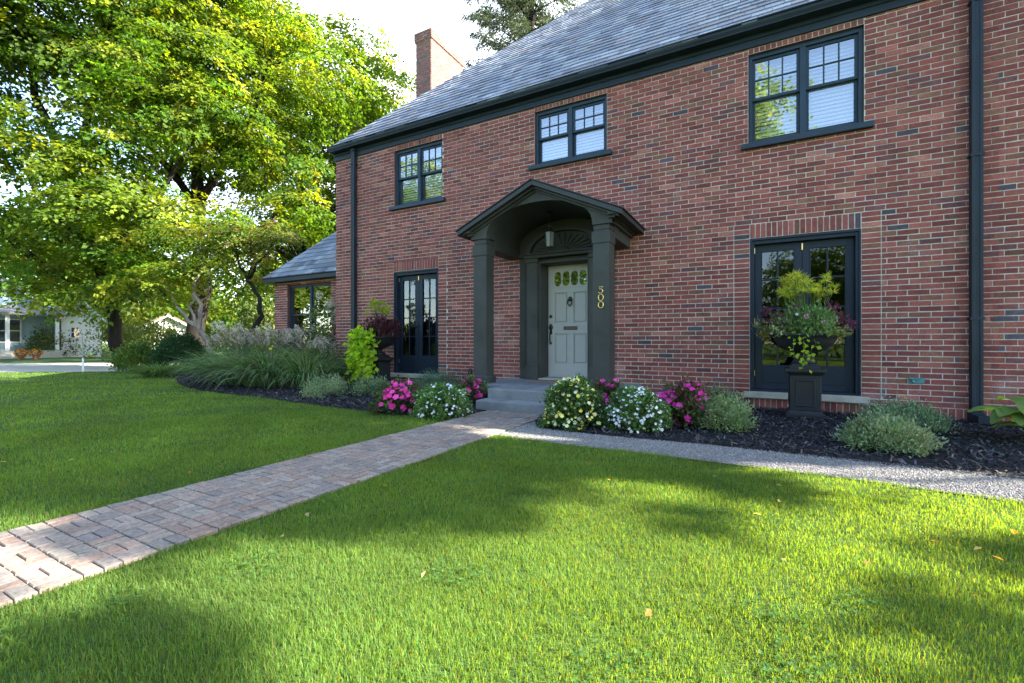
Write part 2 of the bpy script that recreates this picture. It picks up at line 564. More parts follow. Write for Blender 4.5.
CHIM = False
def brick_field(x0, x1, z0, z1, openings, stacks=(), breaks=(), soldiers=(), tf=None, base_soldier=True, mb=None, depth=.03):
    """running-bond bricks standing 4-8 mm proud of y=0; openings = (xa,xb,za,zb); stacks = zones of stacked full bricks; soldiers = upright brick courses"""
    mb = mb or MB()
    def put(xa, xb, za, zb):
        if xb - xa < .018 or zb - za < .015: return
        g = GAP / 2
        pr = .005 + random.uniform(-.002, .003)
        s = [random.uniform(-.0012, .0012) for _ in range(4)]
        c = brick_col()
        if CHIM: c = tuple(q * .75 + w_ for q, w_ in zip(c, (.10, .085, .075)))  # paler chimney brick: its sunlit wash is put into the colour
        vs = [(xa + g, -pr, za + g + s[0]), (xb - g, -pr, za + g + s[1]), (xb - g, depth, za + g + s[1]), (xa + g, depth, za + g + s[0]),
              (xa + g, -pr, zb - g + s[2]), (xb - g, -pr, zb - g + s[3]), (xb - g, depth, zb - g + s[3]), (xa + g, depth, zb - g + s[2])]
        if tf: vs = [tf(*p) for p in vs]
        mb.add(vs, [(0, 1, 5, 4), (4, 5, 6, 7), (0, 3, 2, 1), (0, 4, 7, 3), (1, 2, 6, 5)], c)
    blocks = list(openings) + [s[:4] for s in soldiers]
    zb = z0
    if base_soldier:
        h = .15; x = x0
        while x < x1:
            xe = min(x + LB, x1)
            if not any(o[0] < xe - .01 and o[1] > x + .01 and o[2] < z0 + h * .5 for o in openings):
                put(x, xe, z0, z0 + h)
            x += LB
        zb = z0 + h
    row = 0
    while zb < z1 - .01:
        zt = min(zb + LB, z1); zm = (zb + zt) / 2
        cuts = [(o[0], o[1]) for o in blocks if o[2] < zm < o[3]]
        for s in stacks:
            if s[2] < zm < s[3]:
                put(s[0], s[1], zb, zt); cuts.append((s[0], s[1]))
        cuts.sort(); ivs = []; x = x0
        for a, b in cuts:
            if a > x + .001: ivs.append((x, a))
            x = max(x, b)
        if x < x1: ivs.append((x, x1))
        for a, b in ivs:
            sub = [a] + [q for q in breaks if a + .03 < q < b - .03] + [b]
            for i in range(len(sub) - 1):
                xa, xe = sub[i], sub[i + 1]
                off = (row % 2) * LC / 2 + (random.uniform(-.01, .01))
                k = math.floor((xa - x0 - off) / LC)
                q = x0 + off + k * LC
                while q < xe:
                    p0 = max(q, xa); p1 = min(q + LC, xe)
                    if p1 - p0 > .03: put(p0, p1, zb, zt)
                    elif p1 - p0 > .005 and p0 > xa: pass
                    q += LC
        zb = zt; row += 1
    for xa, xb, za, zz in soldiers:
        n = max(1, round((xb - xa) / LB)); w = (xb - xa) / n
        for i in range(n):
            put(xa + i * w, xa + (i + 1) * w, za, zz)
    return mb

REVEALS = []
def mortar_sheet(x0, x1, z0, z1, openings, reveal, tf=None, mb=None):
    mb = mb or MB()
    T = tf or (lambda x, y, z: (x, y, z))
    xs = sorted({x0, x1, *[q for o in openings for q in o[:2] if x0 < q < x1]})
    zs = sorted({z0, z1, *[q for o in openings for q in o[2:4] if z0 < q < z1]})
    for i in range(len(xs) - 1):
        for j in range(len(zs) - 1):
            xm = (xs[i] + xs[i + 1]) / 2; zm = (zs[j] + zs[j + 1]) / 2
            if any(o[0] < xm < o[1] and o[2] < zm < o[3] for o in openings): continue
            a, b, c, d = xs[i], xs[i + 1], zs[j], zs[j + 1]
            mb.add([T(a, 0, c), T(b, 0, c), T(b, 0, d), T(a, 0, d)], [(0, 1, 2, 3)])
    rv = MB() if openings else None
    for a, b, c, d in [o[:4] for o in openings]:
        mb_ = mb; mb = rv
        mb.add([T(a, 0, c), T(a, reveal, c), T(a, reveal, d), T(a, 0, d)], [(0, 1, 2, 3)])
        mb.add([T(b, 0, c), T(b, 0, d), T(b, reveal, d), T(b, reveal, c)], [(0, 1, 2, 3)])
        mb.add([T(a, 0, d), T(a, reveal, d), T(b, reveal, d), T(b, 0, d)], [(0, 1, 2, 3)])
        mb.add([T(a, 0, c), T(b, 0, c), T(b, reveal, c), T(a, reveal, c)], [(0, 1, 2, 3)])
        mb = mb_
    if rv:
        for k_ in range(0, len(rv.f), 4):
            q = MB(); q.add(rv.v[k_ * 4:(k_ + 4) * 4], [tuple(range(m_ * 4, m_ * 4 + 4)) for m_ in range(4)], (.15, .06, .05)); REVEALS.append(q)
    return mb

HX0, HX1, EAVE = -8.65, 8.2, 5.11
WIN = [(-.16, 1.16, 3.75, 5.03), (-3.54, -2.22, 4.07, 5.03), (-6.86, -5.58, 3.81, 5.0)]
FD = [(-.14, 1.13, .245, 2.41), (-6.87, -5.68, .285, 2.43)]
XC = -2.95
DOOR = (XC - .60, XC + .60, .285, 2.52)
OPEN = WIN + FD + [DOOR]
stacks = []; soldiers = []
for a, b, c, d in FD:
    soldiers.append((a - .0, b + .0, d, d + .205))
    stacks += [(a - .205, a, c, d + .21), (b, b + .205, c, d + .21)]
for a, b, c, d in WIN:
    soldiers.append((a, b, d, EAVE - .004))

house = thing('brick_house', 'long red brick house with slate roof and dark pedimented porch', 'house', (0, 0, 0))
w = mortar_sheet(HX0, HX1, -.05, EAVE, OPEN, .30)
wall_base = w.build('wall', M['mortar'], house)
for q in REVEALS: q.build('window_reveal', M['brick'], wall_base)
REVEALS.clear()
brick_field(HX0, HX1, 0, EAVE, OPEN, stacks, (2.41, 2.06), soldiers).build('brickwork', M['brick'], wall_base)
# left end wall (faces -X) and right end
tfL = lambda x, y, z: (HX0 + y, -x, z)
endw = mortar_sheet(-9, 0, -.05, EAVE, [], .3, tfL)
endw.add([(HX1, 0, -.05), (HX1, 9, -.05), (HX1, 9, EAVE), (HX1, 0, EAVE)], [(0, 1, 2, 3)])
endw.add([(HX0, 9, -.05), (HX0, 9, EAVE), (HX1, 9, EAVE), (HX1, 9, -.05)], [(0, 1, 2, 3)])
endo = endw.build('wall', M['mortar'], house)
brick_field(-9, 0, 0, EAVE, [], (), (), (), tfL).build('brickwork', M['brick'], endo)
# dark rooms behind the openings
for a, b, c, d in OPEN:
    inner = MB()
    x0, x1, y0, y1, z0, z1 = a - .25, b + .25, .305, 1.6, c - .02, d + .02
    inner.add([(x0, y1, z0), (x1, y1, z0), (x1, y1, z1), (x0, y1, z1)], [(0, 1, 2, 3)])
    inner.add([(x0, y0, z0), (x0, y1, z0), (x0, y1, z1), (x0, y0, z1)], [(0, 1, 2, 3)])
    inner.add([(x1, y0, z0), (x1, y0, z1), (x1, y1, z1), (x1, y1, z0)], [(0, 1, 2, 3)])
    inner.add([(x0, y0, z0), (x1, y0, z0), (x1, y1, z0), (x0, y1, z0)], [(0, 1, 2, 3)])
    inner.add([(x0, y0, z1), (x0, y1, z1), (x1, y1, z1), (x1, y0, z1)], [(0, 1, 2, 3)])
    inner.build('room', M['dark'], house)

# ------------------------------------------------------------------ slate roofs
SC = [tuple(q * k for q, k in zip(c, (.88, .95, 1.06))) for c in [(.185, .20, .235), (.215, .225, .25), (.155, .165, .20), (.25, .25, .262), (.19, .185, .205), (.225, .20, .205), (.135, .145, .175), (.28, .285, .295)]]
def slate_slope(mb, origin, u, v, left, right, length, expo=.205, wid=.25):
    """origin eave point, u along the eave, v up the slope; left(s), right(s) give the bounds along u at slope distance s"""
    o = Vector(origin); u = Vector(u).normalized(); v = Vector(v).normalized(); n = u.cross(v).normalized()
    s = 0; row = 0
    while s < length:
        a = left(s); b = right(s)
        if b - a < .05: break
        x = a - random.uniform(0, wid) if row % 2 else a - random.uniform(0, wid * .5)
        while x < b:
            ww = wid * random.uniform(.75, 1.25)
            xa = max(a, x); xb = min(b, x + ww)
            if xb - xa > .02:
                lift = .019 + random.uniform(0, .008)
                s1 = min(s + expo * 1.25, length + .02)
                g = .003; dz = random.uniform(-.008, .006)
                c = random.choice(SC); k = random.uniform(.75, 1.25); c = tuple(q * k for q in c)
                xa2 = max(left(s1), xa) if xa <= a + 1e-6 else xa
                xb2 = min(right(s1), xb) if xb >= b - 1e-6 else xb
                lo_, hi_ = left(s1), right(s1)
                if hi_ - lo_ < .01:
                    x += ww; continue
                xa2 = min(max(xa2, lo_), hi_ - .004); xb2 = max(min(xb2, hi_), lo_ + .004)
                if xb2 - xa2 < .003: xa2 = xb2 - .003
                P = [o + u * (xa + g) + v * (s + dz) + n * lift, o + u * (xb - g) + v * (s + dz) + n * (lift + random.uniform(-.002, .003)),
                     o + u * (xb2 - g) + v * s1 + n * .003, o + u * (xa2 + g) + v * s1 + n * .003,
                     o + u * (xa + g) + v * (s + dz), o + u * (xb - g) + v * (s + dz)]
                mb.add(P, [(0, 1, 2, 3), (4, 5, 1, 0), (4, 0, 3), (5, 2, 1)], c)
            x += ww
        s += expo; row += 1

def hip_roof(name, x0, x1, y0, y1, z, tp, parent, right_hip=True):
    """hip roof with eave box x0..x1, y0..y1 at height z, slope tp"""
    half = (y1 - y0) / 2; hz = z + half * tp
    ux = 1 / math.hypot(1, tp)
    rx1 = x1 - half if right_hip else x1
    b = MB(); e = .012
    pts = [(x0, y0, z - e), (x1, y0, z - e), (x1, y1, z - e), (x0, y1, z - e), (x0 + half, y0 + half, hz - e), (rx1, y0 + half, hz - e)]
    b.add(pts, [(0, 1, 5, 4), (2, 3, 4, 5), (3, 0, 4), (1, 2, 5), (0, 3, 2, 1)], (.05, .05, .055))
    L = math.hypot(half, half * tp)
    slate_slope(b, (x0, y0, z), (1, 0, 0), (0, ux, ux * tp), lambda s: s * ux, lambda s: (x1 - x0) - (s * ux if right_hip else 0), L)
    slate_slope(b, (x0, y1, z), (0, -1, 0), (ux, 0, ux * tp), lambda s: s * ux, lambda s: (y1 - y0) - s * ux, L)
    # hip and ridge caps
    for k in range(int(L * 1.25 / .2)):
        t0 = k * .2 / 1.4; t1 = t0 + .16
        if t1 > half: break
        for sx, sy in ((1, 0), (0, 1)):
            pass
        c = tuple(q * random.uniform(.8, 1.2) for q in random.choice(SC))
        p0 = Vector((x0 + t0, y0 + t0, z + t0 * tp)); p1 = Vector((x0 + t1, y0 + t1, z + t1 * tp))
        up = Vector((0, 0, .014))
        b.add([p0 + up, p0 + Vector((.13, 0, .012)), p1 + Vector((.13, 0, .004)), p1 + up * .5], [(0, 1, 2, 3)], c)
        b.add([p0 + up, p1 + up * .5, p1 + Vector((0, .13, .004)), p0 + Vector((0, .13, .012))], [(0, 1, 2, 3)], c)
    return b.build(name, M['slate'], parent)
roof = hip_roof('roof', -8.63, 8.6, -.22, 9.2, 5.345, 1.03, house)
# chimney on the left end wall
tfc_f = lambda x, y, z: (x, 3.55 + y, z)
tfc_r = lambda x, y, z: (-8.72 - y, 3.55 + x, z)
ch = MB().box(-9.30, -8.725, 3.555, 5.2, 0, 10.25)
chim = ch.build('chimney', M['mortar'], roof)
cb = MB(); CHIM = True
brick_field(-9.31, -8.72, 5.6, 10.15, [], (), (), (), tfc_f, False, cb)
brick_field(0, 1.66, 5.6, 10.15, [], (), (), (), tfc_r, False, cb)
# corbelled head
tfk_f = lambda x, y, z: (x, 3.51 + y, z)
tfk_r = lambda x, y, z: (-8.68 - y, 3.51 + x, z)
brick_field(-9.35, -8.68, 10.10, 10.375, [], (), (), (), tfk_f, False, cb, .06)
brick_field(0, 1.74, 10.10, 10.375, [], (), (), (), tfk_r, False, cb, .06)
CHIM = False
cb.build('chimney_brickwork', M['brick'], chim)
MB().box(-9.33, -8.70, 3.53, 5.23, 10.095, 10.40).build('chimney_cap', M['mortar'], chim)

# frieze, soffit and gutter along the front eave
fz = MB()
fz.box(HX0 - .02, HX1, -.035, -.0, EAVE, 5.235)
fz.box(HX0 - .02, HX1, -.055, -.035, 5.205, 5.26)
fz.box(HX0 - .02, HX1, -.20, .0, 5.262, 5.29)
fz.build('frieze_board', M['trim'], house, .003)
gu = MB()
prof = [(-.085, 5.275), (-.16, 5.262), (-.20, 5.275), (-.222, 5.315), (-.225, 5.352), (-.245, 5.356), (-.245, 5.372), (-.218, 5.372), (-.206, 5.318), (-.19, 5.290), (-.155, 5.280), (-.085, 5.290)]
gu.prism_x([p for p in prof][::-1], -8.68, HX1 + .3)
gu.build('gutter', M['gutter'], house)
def downpipe(x, half, yd, z0, foot):
    d = MB()
    n = 8; pr = []
    dep = .085
    # ribbed rectangular pipe
    pr = [(x - half, -yd - dep), (x - half * .45, -yd - dep), (x - half * .33, -yd - dep + .008), (x + half * .33, -yd - dep + .008), (x + half * .45, -yd - dep), (x + half, -yd - dep), (x + half, -yd), (x - half, -yd)]
    vs = [(a, b, z0) for a, b in pr] + [(a, b, 5.27) for a, b in pr]
    k = len(pr)
    d.add(vs, [tuple(range(k)), tuple(range(2 * k - 1, k - 1, -1))] + [(i, (i + 1) % k, (i + 1) % k + k, i + k) for i in range(k)])
    for zz in (1.2, 3.1, 4.9):
        d.box(x - half - .012, x + half + .012, -yd - dep - .004, -.001, zz, zz + .035)
    o = d.build('downpipe', M['gutter'], house, .002)
    e = MB()
    if foot:
        e.box(x - half - .012, x + half + .012, -yd - dep - .012, -yd + .012, .02, z0 + .05)
        e.box(x - half - .006, x + half + .006, -.30, -yd - dep - .012, .02, .11)
    e.build('pipe_elbow', M['gutter'], o, .003)
    MB().box(x - half - .012, x + half + .012, -yd - dep - .012, -yd + .012, 5.20, 5.268).build('pipe_collar', M['gutter'], o, .003)
downpipe(2.195, .050, .02, .08, True)
downpipe(-8.0, .05, .02, .08, True)

# ------------------------------------------------------------------ windows
def window(a, b, c, d, y=.075, parent=house, sill=True, grid=(3, 2), two=True, blind=True, lower_open=False):
    f = MB(); fw = .05
    f.box(a, a + fw, y - .03, y + .09, c, d); f.box(b - fw, b, y - .03, y + .09, c, d)
    f.box(a + fw, b - fw, y - .03, y + .09, d - .06, d); f.box(a + fw, b - fw, y - .03, y + .09, c, c + .045)
    xm = (a + b) / 2
    units = [(a + fw, xm - .035), (xm + .035, b - fw)] if two else [(a + fw, b - fw)]
    if two:
        f.box(xm - .035, xm + .035, y - .028, y + .09, c + .045, d - .06)
    w = f.build('window', M['sash'], parent, .003)
    zm = c + .045 + (d - c - .105) * .52
    for u0, u1 in units:
        s = MB(); t = .038
        # upper sash in front, lower sash set back
        z0, z1 = zm - .02, d - .06
        ya, yb = y, y + .035
        s.box(u0, u0 + t, ya, yb, z0, z1); s.box(u1 - t, u1, ya, yb, z0, z1)
        s.box(u0 + t, u1 - t, ya, yb, z1 - t, z1); s.box(u0 + t, u1 - t, ya, yb, z0, z0 + t)
        gx, gz = grid
        for i in range(1, gx):
            q = u0 + t + (u1 - u0 - 2 * t) * i / gx
            s.box(q - .009, q + .009, ya + .004, yb - .004, z0 + t, z1 - t)
        for i in range(1, gz):
            q = z0 + t + (z1 - z0 - 2 * t) * i / gz
            s.box(u0 + t, u1 - t, ya + .0055, yb - .0055, q - .009, q + .009)
        s.build('upper_sash', M['sash'], w, .002)
        l = MB(); yc, yd = y + .038, y + .073
        z2, z3 = c + .045, zm + .018
        l.box(u0, u0 + t, yc, yd, z2, z3); l.box(u1 - t, u1, yc, yd, z2, z3)
        l.box(u0 + t, u1 - t, yc, yd, z3 - t, z3); l.box(u0 + t, u1 - t, yc, yd, z2, z2 + .055)
        l.build('lower_sash', M['sash'], w, .002)
        p = MB()
        p.add([(u0 + t, y + .018, z0 + t), (u1 - t, y + .018, z0 + t), (u1 - t, y + .018, z1 - t), (u0 + t, y + .018, z1 - t)], [(0, 1, 2, 3)])
        p.add([(u0 + t, y + .056, z2 + .055), (u1 - t, y + .056, z2 + .055), (u1 - t, y + .056, z3 - t), (u0 + t, y + .056, z3 - t)], [(0, 1, 2, 3)])
        p.build('pane', M['glass'], w)
        if blind:
            bl = MB(); zz = c + .06
            while zz < d - .07:
                bl.add([(u0 + .01, y + .13, zz), (u1 - .01, y + .13, zz), (u1 - .01, y + .15, zz + .040), (u0 + .01, y + .15, zz + .040)], [(0, 1, 2, 3)])
                zz += .052
            bl.build('blind', M['blind'], w)
    if sill:
        MB().box(a - .09, b + .09, -.075, y + .02, c - .075, c - .002).build('sill', M['sash'], w, .004)
    return w
for o in WIN:
    window(*o)

# ------------------------------------------------------------------ french doors
def french_door(a, b, c, d, curtain):
    f = MB(); y = .11; fw = .055
    f.box(a, a + fw, y - .09, y + .08, c, d); f.box(b - fw, b, y - .09, y + .08, c, d)
    f.box(a + fw, b - fw, y - .09, y + .08, d - .085, d)
    f.box(a + fw, b - fw, y - .06, y + .08, c, c + .03)
    f.box(a - .0, a + .02, y - .115, y - .09, c, d); f.box(b - .02, b, y - .115, y - .09, c, d); f.box(a + .02, b - .02, y - .115, y - .09, d - .035, d)
    fr = f.build('french_door', M['frenchdoor'], house, .004)
    xm = (a + b) / 2
    for k, (u0, u1) in enumerate(((a + fw + .003, xm - .003), (xm + .003, b - fw - .003))):
        l = MB(); t = .085; ya, yb = y + .0, y + .045
        z0, z1 = c + .033, d - .088
        zb = z0 + .34
        l.box(u0, u0 + t, ya, yb, z0, z1); l.box(u1 - t, u1, ya, yb, z0, z1)
        l.box(u0 + t, u1 - t, ya, yb, z1 - .10, z1); l.box(u0 + t, u1 - t, ya, yb, z0, zb)
        l.box(u0 + t + .03, u1 - t - .03, ya - .008, ya, z0 + .09, zb - .05)
        # glazing bead
        l.box(u0 + t, u0 + t + .012, ya - .006, ya + .01, zb, z1 - .10); l.box(u1 - t - .012, u1 - t, ya - .006, ya + .01, zb, z1 - .10)
        q = (u0 + u1) / 2
        l.box(q - .011, q + .011, ya + .006, yb - .006, zb, z1 - .10)
        for i in range(1, 4):
            zz = zb + (z1 - .10 - zb) * i / 4
            l.box(u0 + t + .012, u1 - t - .012, ya + .008, yb - .008, zz - .011, zz + .011)
        lf = l.build('door_leaf', M['frenchdoor'], fr, .003)
        MB().add([(u0 + t, y + .022, zb), (u1 - t, y + .022, zb), (u1 - t, y + .022, z1 - .10), (u0 + t, y + .022, z1 - .10)], [(0, 1, 2, 3)]).build('pane', M['doorglass'], fr)
        if curtain:
            cu = MB(); n = 26
            for i in range(n):
                xa = u0 + (u1 - u0) * i / n; xb = u0 + (u1 - u0) * (i + 1) / n
                y0 = .28 + .012 * math.sin(i * 1.9); y1 = .28 + .012 * math.sin((i + 1) * 1.9)
                cu.add([(xa, y0, c + .05), (xb, y1, c + .05), (xb, y1, d - .1), (xa, y0, d - .1)], [(0, 1, 2, 3)])
            cu.build('curtain', M['curtain'], fr)
    for zz in (d - .16, c + 1.0, c + .25):
        h = MB(); h.box(a + fw - .006, a + fw + .008, y - .012, y + .0, zz - .04, zz + .04); h.build('hinge', M['brass'], fr, .002)
    h = MB(); h.box(xm - .008, xm + .008, y - .014, y, d - .20, d - .11)
    h.build('hinge', M['brass'], fr, .002)
    hd = MB(); hd.box(xm - .055, xm - .025, y - .012, y, c + .86, c + 1.05); hd.tube([(xm - .04, y - .012, c + .98), (xm - .04, y - .05, c + .98), (xm - .13, y - .055, c + .98)], .009)
    hd.build('handle', M['blackmetal'], fr)
    MB().box(a - .08, b + .08, -.07, y - .06, c - .085, c - .003).build('door_sill', M['stone'], fr, .006)
french_door(*FD[0], False)
french_door(*FD[1], True)

# ------------------------------------------------------------------ left wing
WX0, WX1, WY, WZ = -12.42, -8.69, 1.0, 2.63
wo = [(-11.85, -10.02, .80, 2.56)]
ww = mortar_sheet(WX0, WX1, -.05, WZ, wo, .3, lambda x, y, z: (x, WY + y, z))
ww.add([(WX0, WY, -.05), (WX0, WY, WZ), (WX0, WY + 4.5, WZ), (WX0, WY + 4.5, -.05)], [(0, 1, 2, 3)])
wwo = ww.build('wall', M['mortar'], house)
for q in REVEALS: q.build('window_reveal', M['brick'], wwo)
wb = brick_field(WX0, WX1, 0, WZ, wo, (), (), (), lambda x, y, z: (x, WY + y, z), False)
brick_field(-(WY + 4.5), -WY, 0, WZ, [], (), (), (), lambda x, y, z: (WX0 + y, -x, z), False, wb)
wb.build('brickwork', M['brick'], wwo)
wi = MB(); a, b, c, d = wo[0]
for (p0, p1, q0, q1) in ((b + .2, b + .201, c, d),):
    pass
wi.add([(a - .2, WY + 1.5, c - .1), (b + .2, WY + 1.5, c - .1), (b + .2, WY + 1.5, d + .1), (a - .2, WY + 1.5, d + .1)], [(0, 1, 2, 3)])
wi.add([(a - .2, WY + .31, c - .1), (a - .2, WY + 1.5, c - .1), (a - .2, WY + 1.5, d + .1), (a - .2, WY + .31, d + .1)], [(0, 1, 2, 3)])
wi.add([(b + .2, WY + .31, c - .1), (b + .2, WY + .31, d + .1), (b + .2, WY + 1.5, d + .1), (b + .2, WY + 1.5, c - .1)], [(0, 1, 2, 3)])
wi.add([(a - .2, WY + .31, c - .1), (b + .2, WY + .31, c - .1), (b + .2, WY + 1.5, c - .1), (a - .2, WY + 1.5, c - .1)], [(0, 1, 2, 3)])
wi.build('room', M['dark'], house)
window(a, b, c, d, WY + .10, house, False, (1, 1), True, False)
hip_roof('roof', WX0 - .22, WX1 + 3.2, WY - .24, WY + 4.8, 2.76, 1.05, house, False)
MB().box(WX0 - .2, WX1, WY - .22, WY, WZ, 2.74).build('eave_board', M['trim'], house, .004)

# ------------------------------------------------------------------ porch
porch = bpy.data.objects.new('portico', None); col.objects.link(porch); porch.parent = house
Z0 = .285
CX = [XC - 1.005, XC + .995]
for cx in CX:
    c = MB(); cy = -1.03
    c.box(cx - .145, cx + .145, cy - .145, cy + .145, Z0, Z0 + .10)
    c.frustum(cx, cy, Z0 + .10, Z0 + .125, .138, .138, .122, .122)
    c.box(cx - .12, cx + .12, cy - .12, cy + .12, Z0 + .125, 2.33)
    c.box(cx - .133, cx + .133, cy - .133, cy + .133, 2.325, 2.49)
    c.box(cx - .105, cx + .105, cy - .105, cy + .105, 2.49, 2.515)
    c.box(cx - .112, cx + .112, cy - .112, cy + .112, 2.515, 2.585)
    c.build('column', M['porch'], porch, .004)
# gable plate with arched opening
def roofz(x, top): return top - abs(x - XC) * .455
gp = MB()
xi0, xi1 = XC - .875, XC + .875
xo0, xo1 = XC - 1.16, XC + 1.16
K = 24
arch = [(XC + .875 * math.cos(math.pi * (1 - i / K)), 2.60 + .44 * math.sin(math.pi * i / K) ** .85) for i in range(K + 1)]
top = 3.235
for i in range(K):
    (x0, z0), (x1, z1) = arch[i], arch[i + 1]
    ya, yb = -1.17, -1.07
    vs = [(x0, ya, z0), (x1, ya, z1), (x1, ya, roofz(x1, top)), (x0, ya, roofz(x0, top)), (x0, yb, z0), (x1, yb, z1), (x1, yb, roofz(x1, top)), (x0, yb, roofz(x0, top))]
    gp.add(vs, [(0, 1, 2, 3), (5, 4, 7, 6), (0, 4, 5, 1)])
for xa, xb in ((xo0, xi0), (xi1, xo1)):
    gp.add([(xa, -1.17, 2.585), (xb, -1.17, 2.585), (xb, -1.17, roofz(xb, top)), (xa, -1.17, roofz(xa, top)),
            (xa, -1.07, 2.585), (xb, -1.07, 2.585), (xb, -1.07, roofz(xb, top)), (xa, -1.07, roofz(xa, top))],
           [(0, 1, 2, 3), (5, 4, 7, 6), (0, 4, 5, 1), (1, 5, 6, 2), (4, 0, 3, 7)])
gp.build('gable', M['porch'], porch)
# raking mouldings under the roof edge
rk = MB()
def rake(y0, y1, dz0, dz1, half):
    for sgn in (-1, 1):
        pts = [(XC, top + dz0), (XC, top + dz1), (XC + sgn * half, roofz(XC + half, top) + dz1), (XC + sgn * half, roofz(XC + half, top) + dz0)]
        if sgn > 0: pts = pts[::-1]
        rk.prism_y(pts, y0, y1)
rake(-1.195, -1.17, -.050, .0, 1.20)
rake(-1.25, -1.17, -.018, .012, 1.27)
rk.build('raking_cornice', M['porch'], porch)
rf = MB()
for sgn in (-1, 1):
    h = 1.335
    pts = [(XC, top + .014), (XC, top + .085), (XC + sgn * h, roofz(XC + h, top) + .085), (XC + sgn * h, roofz(XC + h, top) + .014)]
    if sgn > 0: pts = pts[::-1]
    rf.prism_y(pts, -1.32, -.008)
    pts = [(XC, top + .087), (XC, top + .105), (XC + sgn * (h + .02), roofz(XC + h, top) + .10), (XC + sgn * (h + .02), roofz(XC + h, top) + .082)]
    if sgn > 0: pts = pts[::-1]
    rf.prism_y(pts, -1.34, -.008)
rf.build('porch_roof', M['porchdark'], porch, .003)
for sgn in (-1, 1):
    eb = MB()
    def bx(x0, x1, y0, y1, z0, z1):
        a, b = XC + sgn * x0, XC + sgn * x1
        eb.box(min(a, b), max(a, b), y0, y1, z0, z1)
    bx(.875, 1.12, -1.068, -.008, 2.60, 2.80)
    bx(.868, 1.115, -.905, -.010, 2.44, 2.598)
    bx(1.12, 1.16, -1.16, -.008, 2.60, 2.70)
    bx(1.12, 1.21, -1.22, -.010, 2.64, 2.695)
    bx(1.12, 1.28, -1.27, -.012, 2.675, 2.715)
    eb.build('eave_beam', M['porch'], porch, .003)
cl = MB()
for i in range(K):
    (x0, z0), (x1, z1) = arch[i], arch[i + 1]
    cl.add([(x0, -1.068, z0 + .004), (x1, -1.068, z1 + .004), (x1, -.006, z1 + .004), (x0, -.006, z0 + .004)], [(0, 3, 2, 1)])
    cl.add([(x0, -1.068, z0 + .03), (x1, -1.068, z1 + .03), (x1, -.006, z1 + .03), (x0, -.006, z0 + .03)], [(0, 1, 2, 3)])
cl.build('vaulted_ceiling', M['porch'], porch, 0, True)
tb = MB()
tb.prism_y([(XC - .875, 2.30)] + [(XC + .875, 2.30)] + [(x, z + .01) for x, z in arch[::-1]], -.022, -.007)
tb.build('porch_back_board', M['porch'], porch)
# house number down the right column
yn = -1.03 - .12 - .008
for kind_, zz in (('five', 1.665), ('zero', 1.562), ('zero', 1.459)):
    nb = MB()
    if kind_ == 'zero':
        nb.tube([(.036 * math.cos(a), 0, .044 * math.sin(a)) for a in [2 * math.pi * q / 24 for q in range(25)]], .0075, 8, None, False)
    else:
        arc = [(-.004 + .032 * math.cos(a), 0, -.014 + .030 * math.sin(a)) for a in [R(130 - 15 * q) for q in range(20)]]
        nb.tube([(.030, 0, .044), (-.022, 0, .044), (-.025, 0, .009)] + arc, .0075, 8)
    o = nb.build('house_number', M['brass'], porch, 0, True)
    o.location = (CX[1], yn, zz)

# door surround
Yd_ = .24
sd = MB()
for sgn in (-1, 1):
    def bx(x0, x1, y0, y1, z0, z1):
        a, b = XC + sgn * x0, XC + sgn * x1
        sd.box(min(a, b), max(a, b), y0, y1, z0, z1)
    bx(.72, .86, -.05, -.006, Z0, 2.44)
    bx(.735, .745, -.058, -.05, Z0 + .2, 2.36); bx(.765, .775, -.058, -.05, Z0 + .2, 2.36); bx(.80, .81, -.058, -.05, Z0 + .2, 2.36); bx(.835, .845, -.058, -.05, Z0 + .2, 2.36)
    bx(.46, .72, -.028, -.006, Z0, 2.40)
    bx(.47, .68, -.13, -.028, Z0, 2.33)
    bx(.455, .695, -.15, -.028, Z0 + .002, Z0 + .24)
    bx(.455, .695, -.15, -.028, 2.332, 2.40)
    bx(.43, .47, -.10, .30, Z0, 2.355)
    bx(.41, .43, Yd_ + .05, Yd_ + .10, Z0, 2.31)
    bx(.72, .90, -.10, -.006, 2.442, 2.50)
sd.box(XC - .428, XC + .428, -.10, .30, 2.31, 2.355)
sd.box(XC - .72, XC + .72, -.17, -.006, 2.402, 2.455)
sd.box(XC - .74, XC + .74, -.20, -.006, 2.457, 2.485)
sur = sd.build('door_surround', M['porch'], house, .003)
# arched fan panel above the door
tp_ = MB(); Kf = 28
ow, oh, zb = .70, .40, 2.487
ell = [(XC + ow * math.cos(math.pi * (1 - i / Kf)), zb + oh * math.sin(math.pi * i / Kf)) for i in range(Kf + 1)]
tp_.prism_y(ell, -.05, -.008)
for i in range(Kf):
    a0 = math.pi * i / Kf; a1 = math.pi * (i + 1) / Kf
    def pe(a, k): return (XC - ow * k * math.cos(a), zb + oh * k * math.sin(a))
    q = [pe(a0, .88), pe(a1, .88), pe(a1, 1.0), pe(a0, 1.0)]
    tp_.prism_y(q[::-1], -.14, -.05)
for i in range(1, 14):
    a = math.pi * i / 14
    for k0, k1, wd in ((.26, .76, .010),):
        x0, z0 = XC - ow * k0 * math.cos(a), zb + oh * k0 * math.sin(a)
        x1, z1 = XC - ow * k1 * math.cos(a), zb + oh * k1 * math.sin(a)
        tp_.tube([(x0, -.05, z0), ((x0 + x1) / 2, -.062, (z0 + z1) / 2), (x1, -.055, z1)], [.008, .020, .034], 8)
tp_.sphere(XC, -.055, zb + .03, .10, .04, .07, 12, 8)
tp_.build('fan_panel', M['porch'], sur)
